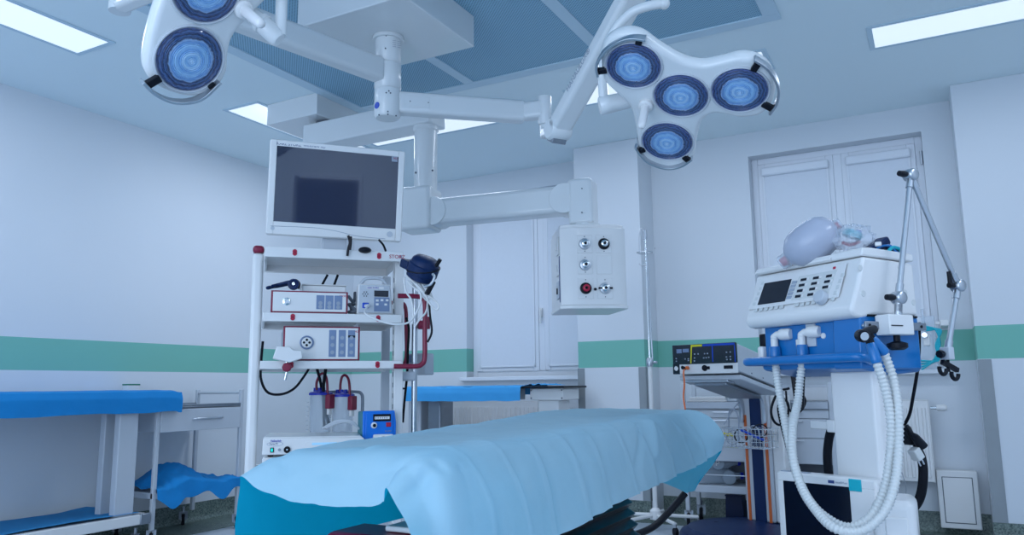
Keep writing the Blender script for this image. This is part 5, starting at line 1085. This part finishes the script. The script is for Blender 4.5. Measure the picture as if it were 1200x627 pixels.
# column
xcl, xcm = vf.L(973,450,y=.09).x, vf.L(1021,450,y=.09).x
ycb = vf.L(1041,450,x=xcm+.012).y
MB().prism([(xcl,.09),(xcm,.09),(xcm+.012,.10),(xcm+.012,ycb),(xcl,ycb)], (0,0,0), EX, EY, EZ, .16, 1.035).build('column', 'white', t, bevel=.012, segs=3)
for q in range(9): MB().cyl((xcm+.012,(ycb+.1)/2,.42+.05*q),(xcm+.0135,(ycb+.1)/2,.42+.05*q),.003,n=8).build('hole', 'btn', t)
MB().box((xcl-.12,.11,.845),(xcl,.13,.872)).build('side_bar', 'white', t, bevel=.003); MB().box((xcl-.035,.095,.838),(xcl-.0,.14,.879)).build('bar_clamp', 'white', t, bevel=.004)
MB().box((-.40,-.02,.08),(.05,.44,.16)).build('base', 'white', t, bevel=.03, segs=4)
for x_ in (-.36,.01):
    for y_ in (.03,.40): MB().lathe([(0,-.014),(.045,-.014),(.05,0),(.045,.014),(0,.014)], V3(x_,y_,FZ+.05), EX).build('wheel', 'rubber', t); MB().cyl((x_,y_,FZ+.06),(x_,y_,.09),.014).build('wheel_stem', 'steel', t)
# support rail and clamp of the holder arm
MB().box((.018,.02,1.158),(.026,.285,1.182)).build('side_rail', 'dsteel', t, bevel=.002); 
for y_ in (.04,.27): MB().cyl((-.002,y_,1.17),(.018,y_,1.17),.007).build('rail_spacer', 'steel', t)
for y_ in (.036,.262): MB().cyl((.026,y_,1.17),(.0275,y_,1.17),.005,n=12).build('rail_screw', 'black', t)
A = thing('holder_arm', 'jointed aluminium holder arm clamped to the side rail of the ventilator', 'arm', Fr(vf.M@V3(.03,.13,1.17), -37.1))
aw = lambda px,py: vf.M@vf.L(px,py,x=.05)
MB().box((-.018,-.055,-.030),(.035,.05,.032)).build('clamp_block', 'white', A, bevel=.004)
MB().box((.036,-.05,-.004),(.0365,.0,-.001)).build('clamp_slit', 'black', A)
MB().lathe([(0,-.075),(.018,-.075),(.030,-.068),(.030,-.055),(.016,-.050),(.010,-.048),(.010,-.03),(0,-.03)], (.01,0,0), EZ, 12).build('clamp_knob', 'black', A)
b0, j1, j2, j3, j4 = aw(1052.5,374), aw(1053,349), aw(1067,205), aw(1122.5,335), aw(1110,415)
vx = vf.x
def seg(p, q, nm='arm_tube'):
    d_ = (q-p).normalized(); L__ = (q-p).length
    MB().tube([p,p+d_*.045,p+d_*.046,q-d_*.046,q-d_*.045,q], [.0115,.0115,.0088,.0088,.0115,.0115], 16, ).build(nm, 'steel', A, world=True)
seg(b0, j1); seg(j1, j2); seg(j2, j3); seg(j3, j4)
for j_ in (j1,j2,j3):
    MB().lathe([(0,-.018),(.017,-.018),(.020,-.014),(.020,.014),(.017,.018),(.010,.020),(0,.020)], j_, vx, 28).build('joint', 'steel', A, world=True)
    if j_ is not j3: MB().tube([j_-vf.y*.018, j_-vf.y*.03, j_-vf.y*.052], [.008,.011,.009], 10).build('lever', 'black', A, world=True)
MB().tube([j3-vf.y*.018, j3-vf.y*.028, j3-vf.y*.042], [.008,.010,.009], 10).build('lever', 'black', A, world=True); MB().tube([j3-vf.y*.034+EZ*-.004, j3-vf.y*.038+EZ*.045], [.008,.006], 10).build('lever_grip', 'black', A, world=True)
MB().obox(j4-EZ*.018-vf.y*.0, j4+EZ*.022, .024, .034, vf.x).build('end_block', 'grey', A, world=True, bevel=.003)
MB().tube([j4-vf.y*.018, j4-vf.y*.03, j4-vf.y*.038], [.009,.014,.012], 8).build('end_knob', 'black', A, world=True)
MB().tube([j4-EZ*.01, j4-EZ*.045-vf.y*.002, j4-EZ*.055], .005, 8).build('clip_stem', 'black', A, world=True)
for k,(px_,py_) in enumerate(((1105,432),(1119,438))):
    c_ = aw(px_,py_); pts = [c_+vf.y*.016*math.cos(a_)+EZ*.018*math.sin(a_) for a_ in [math.radians(160+q*22) for q in range(10)]]
    MB().tube(pts, .0062, 8).build('hose_clip', 'black', A, world=True)
MB().obox(aw(1104,424), aw(1122,434), .012, .014).build('clip_bar', 'black', A, world=True)
# breathing hoses
def hose(pts, r=.0138, name='breathing_hose', label='', m_='hose'):
    s = spline([Vector(p) for p in pts], 40); acc = 0; out = []; rs = []
    tot = sum((s[i+1]-s[i]).length for i in range(len(s)-1)); n = int(tot/.0029); step = tot/n
    i = 0; d_ = 0; cur = s[0]; res = [s[0]]
    need = step
    for a_, b_ in zip(s[:-1], s[1:]):
        L__ = (b_-a_).length; pos = 0
        while L__-pos >= need:
            pos += need; res.append(a_.lerp(b_, pos/L__)); need = step
        need -= L__-pos
    for k in range(len(res)):
        ph = k%4; rs.append(r*(1.0 if ph == 0 else .84 if ph in (1,3) else .76))
    return tag(MB().tube(res, rs, 14).build(name, m_, angle=2.5), label, 'hose', 'corrugated breathing hoses')
e1 = vf.M@Vector((vf.L(907,393,y=.028).x,.028,1.08)); e2 = vf.M@Vector((vf.L(939,391,y=.028).x,.028,1.08))
y1 = P(1027,424,2.22); y2 = P(1036,413,2.24)
hose([e1,P(911,445,2.62),P(917,480,2.55),P(925,520,2.45),P(934,555,2.35),P(946,583,2.25),P(966,605,2.18),P(994,618,2.12),P(1020,606,2.1),P(1036,575,2.13),P(1043,535,2.17),P(1044,495,2.19),P(1037,455,2.21),y1], label='white corrugated hose from the leftmost ventilator port, looping down past the dark screen')
hose([e2,P(938,440,2.55),P(935,470,2.5),P(929,500,2.42),P(929,535,2.33),P(938,568,2.26),P(953,594,2.18),P(978,619,2.08),P(1010,622,2.05),P(1036,600,2.06),P(1049,565,2.11),P(1053,525,2.16),P(1053,485,2.19),P(1047,445,2.23),y2], label='white corrugated hose from the second ventilator port from the left, looping down')
Y = thing('hose_connector', 'black y-piece with two blue cuffs at the right end of the breathing hoses', 'connector', P(1016,392,2.26))
ypos = P(1017,392,2.24)
for e_, d__ in ((y1,.0),(y2,.0)):
    v_ = (ypos-e_).normalized(); cfp = MB().tube([e_-v_*.004,e_+v_*.004,e_+v_*.012,e_+v_*.052,e_+v_*.056], [.0135,.0165,.0155,.0145,.012], 18).build('cuff', 'blue', Y, world=True)
    MB().tube([e_+v_*.05, e_+v_*.075], .0125, 16).build('connector_branch', 'black', Y, world=True)
MB().lathe([(0,-.012),(.017,-.012),(.0185,-.006),(.0185,.012),(.015,.016),(.0,.016)], P(1010,393.5,2.2), -W, 22).build('connector_body', 'black', Y, world=True)
MB().lathe([(0,.012),(.012,.012),(.012,.018),(0,.018)], P(1010,393.5,2.2), -W, 22).build('connector_cap', 'chrome', Y, world=True)
MB().tube([P(1010,392,2.22),P(1017,388,2.24),P(1024,386,2.27)], .013, 14).build('connector_arm', 'black', Y, world=True)
# lower monitor leaning on the base
mw = P(1027,563,2.3); ml = P(909,552,2.56); ex_ = (mw-ml); ex_.z = 0; wM = ex_.length; ex_.normalize(); lf = Fr(V3(mw.x,mw.y,0), ex_, EZ.cross(ex_), EZ)
lz = mw.z; T0 = thing('flat_monitor', 'white framed dark monitor standing at the foot of the ventilator', 'monitor', Fr(V3(mw.x,mw.y,lz-.33), ex_, EZ.cross(ex_), EZ))
B_ = lambda a,b: MB().box((a[0],a[1],a[2]+.33),(b[0],b[1],b[2]+.33))
zl2 = (ml.z-lz); 
def BX(x0,x1,y0,y1,z0,z1): 
    m_ = MB(); return m_.box((x0,y0,z0),(x1,y1,z1))
def sh(mb):   # the monitor leans a little to its left side
    for v in mb.v: v.z += -zl2*(v.x/wM)*1.0
    return mb
sh(BX(-wM,.0,.0,.06,.0,.33)).build('housing', 'white', T0, bevel=.010, segs=3)
sh(MB().box((-wM+.05,.06,.05),(-.05,.10,.28))).build('rear_cover', 'grey', T0, bevel=.02)
f_ = .026; fx = .085
sh(MB().box((-wM+.006,-.003,.33-.028),(-.006,.002,.326)).box((-wM+.006,-.003,.0),(-wM+f_,.002,.302)).box((-fx,-.003,.0),(-.006,.002,.302)).box((-wM+f_,-.003,0),(-fx,.002,.02))).build('bezel', 'white', T0, bevel=.002)
sh(MB().box((-wM+f_,-.001,.02),(-fx,.001,.302))).build('screen', 'dscreen', T0)
sh(MB().box((-.085,-.006,.292),(-.045,-.002,.328))).build('corner_tag', 'cyanp', T0, bevel=.002, label='turquoise tag')
sh(MB().box((-.152,-.0045,.309),(-.132,-.003,.318))).build('badge', 'txt', T0)
text('IntelliVue', .010, lf.M@V3(-.128,-.0045,lz-.019), ex_, EZ, 'btn', T0)
for x0,x1 in ((-wM+.012,-wM+.04),(-wM+.06,-wM+.11)): sh(MB().box((x0,.01,.329),(x1,.03,.3325))).build('vent_slot', 'btn', T0)
T1 = thing('compressor_box', 'rounded white housing low at the right of the ventilator base', 'housing', P(1050,640,2.35))
p0 = P(1051,588,2.30)
MB().box((-.065,-.10,-.2),(.052,.10,.015)).build('housing_body', 'white', T1, bevel=.025, segs=4).location = (p0-T1.location)
MB().box((-.03,-.106,-.16),(.03,-.098,-.03)).build('side_cover', 'white', T1, bevel=.004).location = (p0-T1.location)
# resuscitator bag, film bag and leads on the lid
Rb = thing('resuscitator_bag', 'translucent grey resuscitator bag lying on top of the ventilator', 'resuscitator', P(949,285,2.62))
c0_, c1_ = P(921,305,2.66), P(985,262,2.58); ax_ = (c1_-c0_).normalized(); L__ = (c1_-c0_).length
k_ = L__*1.0
MB().lathe([(0,.0),(.022,.0),(.035,.008),(.056,.028),(.068,.055),(.072,.085),(.071,.12),(.064,.150),(.050,.172),(.028,.186),(.02,.19),(.0,.19)], c0_+ax_*.006-EZ*-.004, ax_, 36).build('bag', 'silicone', Rb, world=True)
MB().lathe([(0,-.035),(.022,-.035),(.026,-.028),(.026,-.004),(.02,.004),(0,.004)], c0_+ax_*.012, ax_, 24).build('valve', 'clear', Rb, world=True)
MB().lathe([(0,-.030),(.014,-.030),(.016,-.02),(.016,-.008),(0,-.008)], c0_+ax_*.012, ax_, 20).build('valve_insert', 'red', Rb, world=True)
cc_ = c0_+ax_*.185; MB().lathe([(.0,-.012),(.034,-.012),(.036,-.006),(.036,.002),(.024,.010),(.020,.03),(0,.03)], cc_, ax_, 24).build('neck', 'clear', Rb, world=True)
MB().lathe([(0,.0),(.014,0),(.014,.022),(0,.022)], cc_, ax_, 18).build('neck_insert', 'red', Rb, world=True)
random.seed(4)
fb = MB(); cfb = P(997,279,2.58)
t_ = MB().ball((0,0,0), 1, n=36); pp = []
for v in t_.v:
    n_ = v.normalized(); rr_ = 1+.30*noise.noise(n_*2.1)+.22*noise.noise(n_*5)+.10*noise.noise(n_*12)
    pp.append(cfb+RR*(n_.x*.078*rr_)+W*(n_.y*.06*rr_)+UU*(n_.z*.045*rr_))
FBm = thing('film_bag', 'crumpled clear film bag with mask parts beside the resuscitator bag', 'bag', cfb)
MB().add(pp, t_.f).build('film', 'bag', FBm, world=True, angle=.35)
MB().tube(spline([cfb+RR*-.03-UU*.015,cfb-UU*.022+RR*.0,cfb+RR*.03-UU*.012],5), .006, 8).build('red_strap', 'red', FBm, world=True)
MB().lathe([(0,-.01),(.03,-.01),(.034,0),(.028,.012),(.018,.014),(0,.014)], cfb+RR*.005+UU*.012, UU*.8+RR*.3, 24).build('mask_ring', 'cyanp', FBm, world=True)
MB().obox(cfb+RR*-.01+UU*.022, cfb+RR*.035+UU*.02, .012, .012).build('mask_clip', 'sticker', FBm, world=True, bevel=.003)
hp_ = thing('lead_heap', 'heap of dark straps and teal tubing at the back edge of the ventilator lid', 'cable', P(1040,290,2.56))
MB().obox(P(1018,296,2.54), P(1036,282,2.58), .05, .03).obox(P(1030,284,2.57), P(1052,297,2.55), .04, .02).build('strap', 'navy', hp_, world=True, bevel=.008)
MB().tube(spline([P(1022,296,2.52),P(1032,289,2.52),P(1043,288,2.52),P(1049,294,2.52),P(1053,297,2.52)],6), .0035, 8).build('blue_tube', 'blue', hp_, world=True)
MB().tube(spline([P(1040,296,2.5),P(1046,290,2.52),P(1054,292,2.54),P(1055,297,2.54)],6), .006, 8).build('teal_tube', 'cyanp', hp_, world=True)
MB().box((-.012,-.006,-.004),(.008,.006,.010)).build('white_clip', 'white', hp_, bevel=.003).location = P(1030,287,2.50)-hp_.location
MB().obox(P(1028,296,2.5), P(1042,297,2.5), .02, .012).build('pale_connector', 'hose', hp_, world=True, bevel=.003)
# black cable, cable bundle with plugs
tag(MB().tube(spline([P(1077,378,2.62),P(1077,410,2.62),P(1075,435,2.63),P(1070,465,2.64),P(1066,485,2.65),P(1060,498,2.66)],8), .0055, 8).build('power_cable', 'rubber'), 'thin black cable running down the right edge of the blue ventilator body', 'cable')
cb_ = thing('cable_bundle', 'thick bundle of black cables looping at the right of the ventilator column', 'cable', P(1065,560,2.6))
for k in range(6):
    o_ = k*.9; MB().tube(spline([P(1040-o_,488+2*k,2.62+.02*k),P(1058,500+o_*2,2.6+.012*k),P(1072+o_,520+o_,2.6+.012*k),P(1079+o_*1.2,548,2.6),P(1076+o_,580+o_,2.6),P(1062,600+o_*1.4,2.6+.01*k),P(1040,607+o_,2.62)],8), .0085, 8).build('black_cable', 'rubber', cb_, world=True)
MB().obox(P(1057,500,2.55), P(1067,520,2.55), .05, .03).build('cable_tie', 'black', cb_, world=True, bevel=.008)
sp = thing('power_plug', 'black power plug sticking out of the cable bundle', 'plug', P(1078,522,2.5)); MB().tube([P(1062,498,2.52),P(1068,508,2.51),P(1072,512,2.5),P(1077,518,2.5),P(1081,524,2.5)], [.006,.007,.013,.015,.018], 12).build('plug_body', 'black', sp, world=True)
sp = thing('white_plug', 'white plug with two pins below the black plug', 'plug', P(1075,533,2.5)); MB().obox(P(1070,526,2.5), P(1077,538,2.5), .034, .028).build('plug_body', 'hose', sp, world=True, bevel=.004)
for dx in (-2,2): MB().cyl(P(1078+dx,539-dx*.5,2.5), P(1081+dx,545-dx*.5,2.5), .0025, n=8).build('pin', 'chrome', sp, world=True)
MB().tube(spline([P(985,492,2.62),P(974,505,2.66),P(970,525,2.67),P(970,545,2.67),P(974,565,2.66),P(988,575,2.62)],6), .015, 10).build('side_hose', 'rubber', t, world=True)
bk = thing('hanging_bracket', 'black bracket under the ventilator tray between the hoses', 'bracket', P(933,440,2.95)); MB().prism([(-.045,.06),(.045,.06),(.03,-.02),(.02,-.13),(-.01,-.13),(-.02,0)], (0,0,0), EX, EZ, EY, -.01, .01).build('bracket_body', 'black', bk, bevel=.004); MB().lathe([(0,-.01),(.022,-.01),(.022,.01),(0,.01)], V3(.05,-.02,.015), V3(0,-1,0)).build('bracket_knob', 'black', bk)
# oxygen flow meter with teal tubing in front of the right window
ox = thing('flow_meter', 'clear flow meter with turquoise tubing hanging in front of the right window edge', 'flow meter', at(1086,400,Y=5.95))
MB().box((-.055,-.02,-.19),(.06,.0,.17)).build('back_plate', 'clear', ox, bevel=.006)
MB().lathe([(0,-.02),(.018,-.02),(.022,0),(.018,.02),(0,.02)], (-.01,-.04,.04), V3(0,-1,0)).build('valve_knob', 'chrome', ox); MB().cyl((-.01,-.03,.04),(-.01,-.03,.22),.010).build('gauge_tube', 'clear', ox)
for k in range(4): MB().tube(spline([V3(.0,-.04,.10-.01*k),V3(.06+.01*k,-.05,.07),V3(.075-.008*k,-.05,-.03),V3(.03+.01*k,-.05,-.13),V3(-.045,-.04,-.19+.02*k)],7), .006, 8).build('tubing', 'cyanp', ox)
MB().box((-.02,-.03,-.03),(.02,-.01,.05)).build('meter_body', 'white', ox, bevel=.004); MB().box((.09,.0,.10),(.14,.24,.14)).box((-.03,.001,.11),(.09,.02,.13)).build('wall_mount', 'white', ox, bevel=.004)
MB().tube(spline([P(1050,520,2.7),P(1056,550,2.7),P(1062,575,2.7),P(1055,600,2.7)],6), .0015, 6).build('wire', 'steel', None)
tag(bpy.data.objects['wire'], 'thin pale wire hanging between the hoses and the black cable bundle', 'wire'); bpy.data.objects['wire'].name = 'thin_wire'
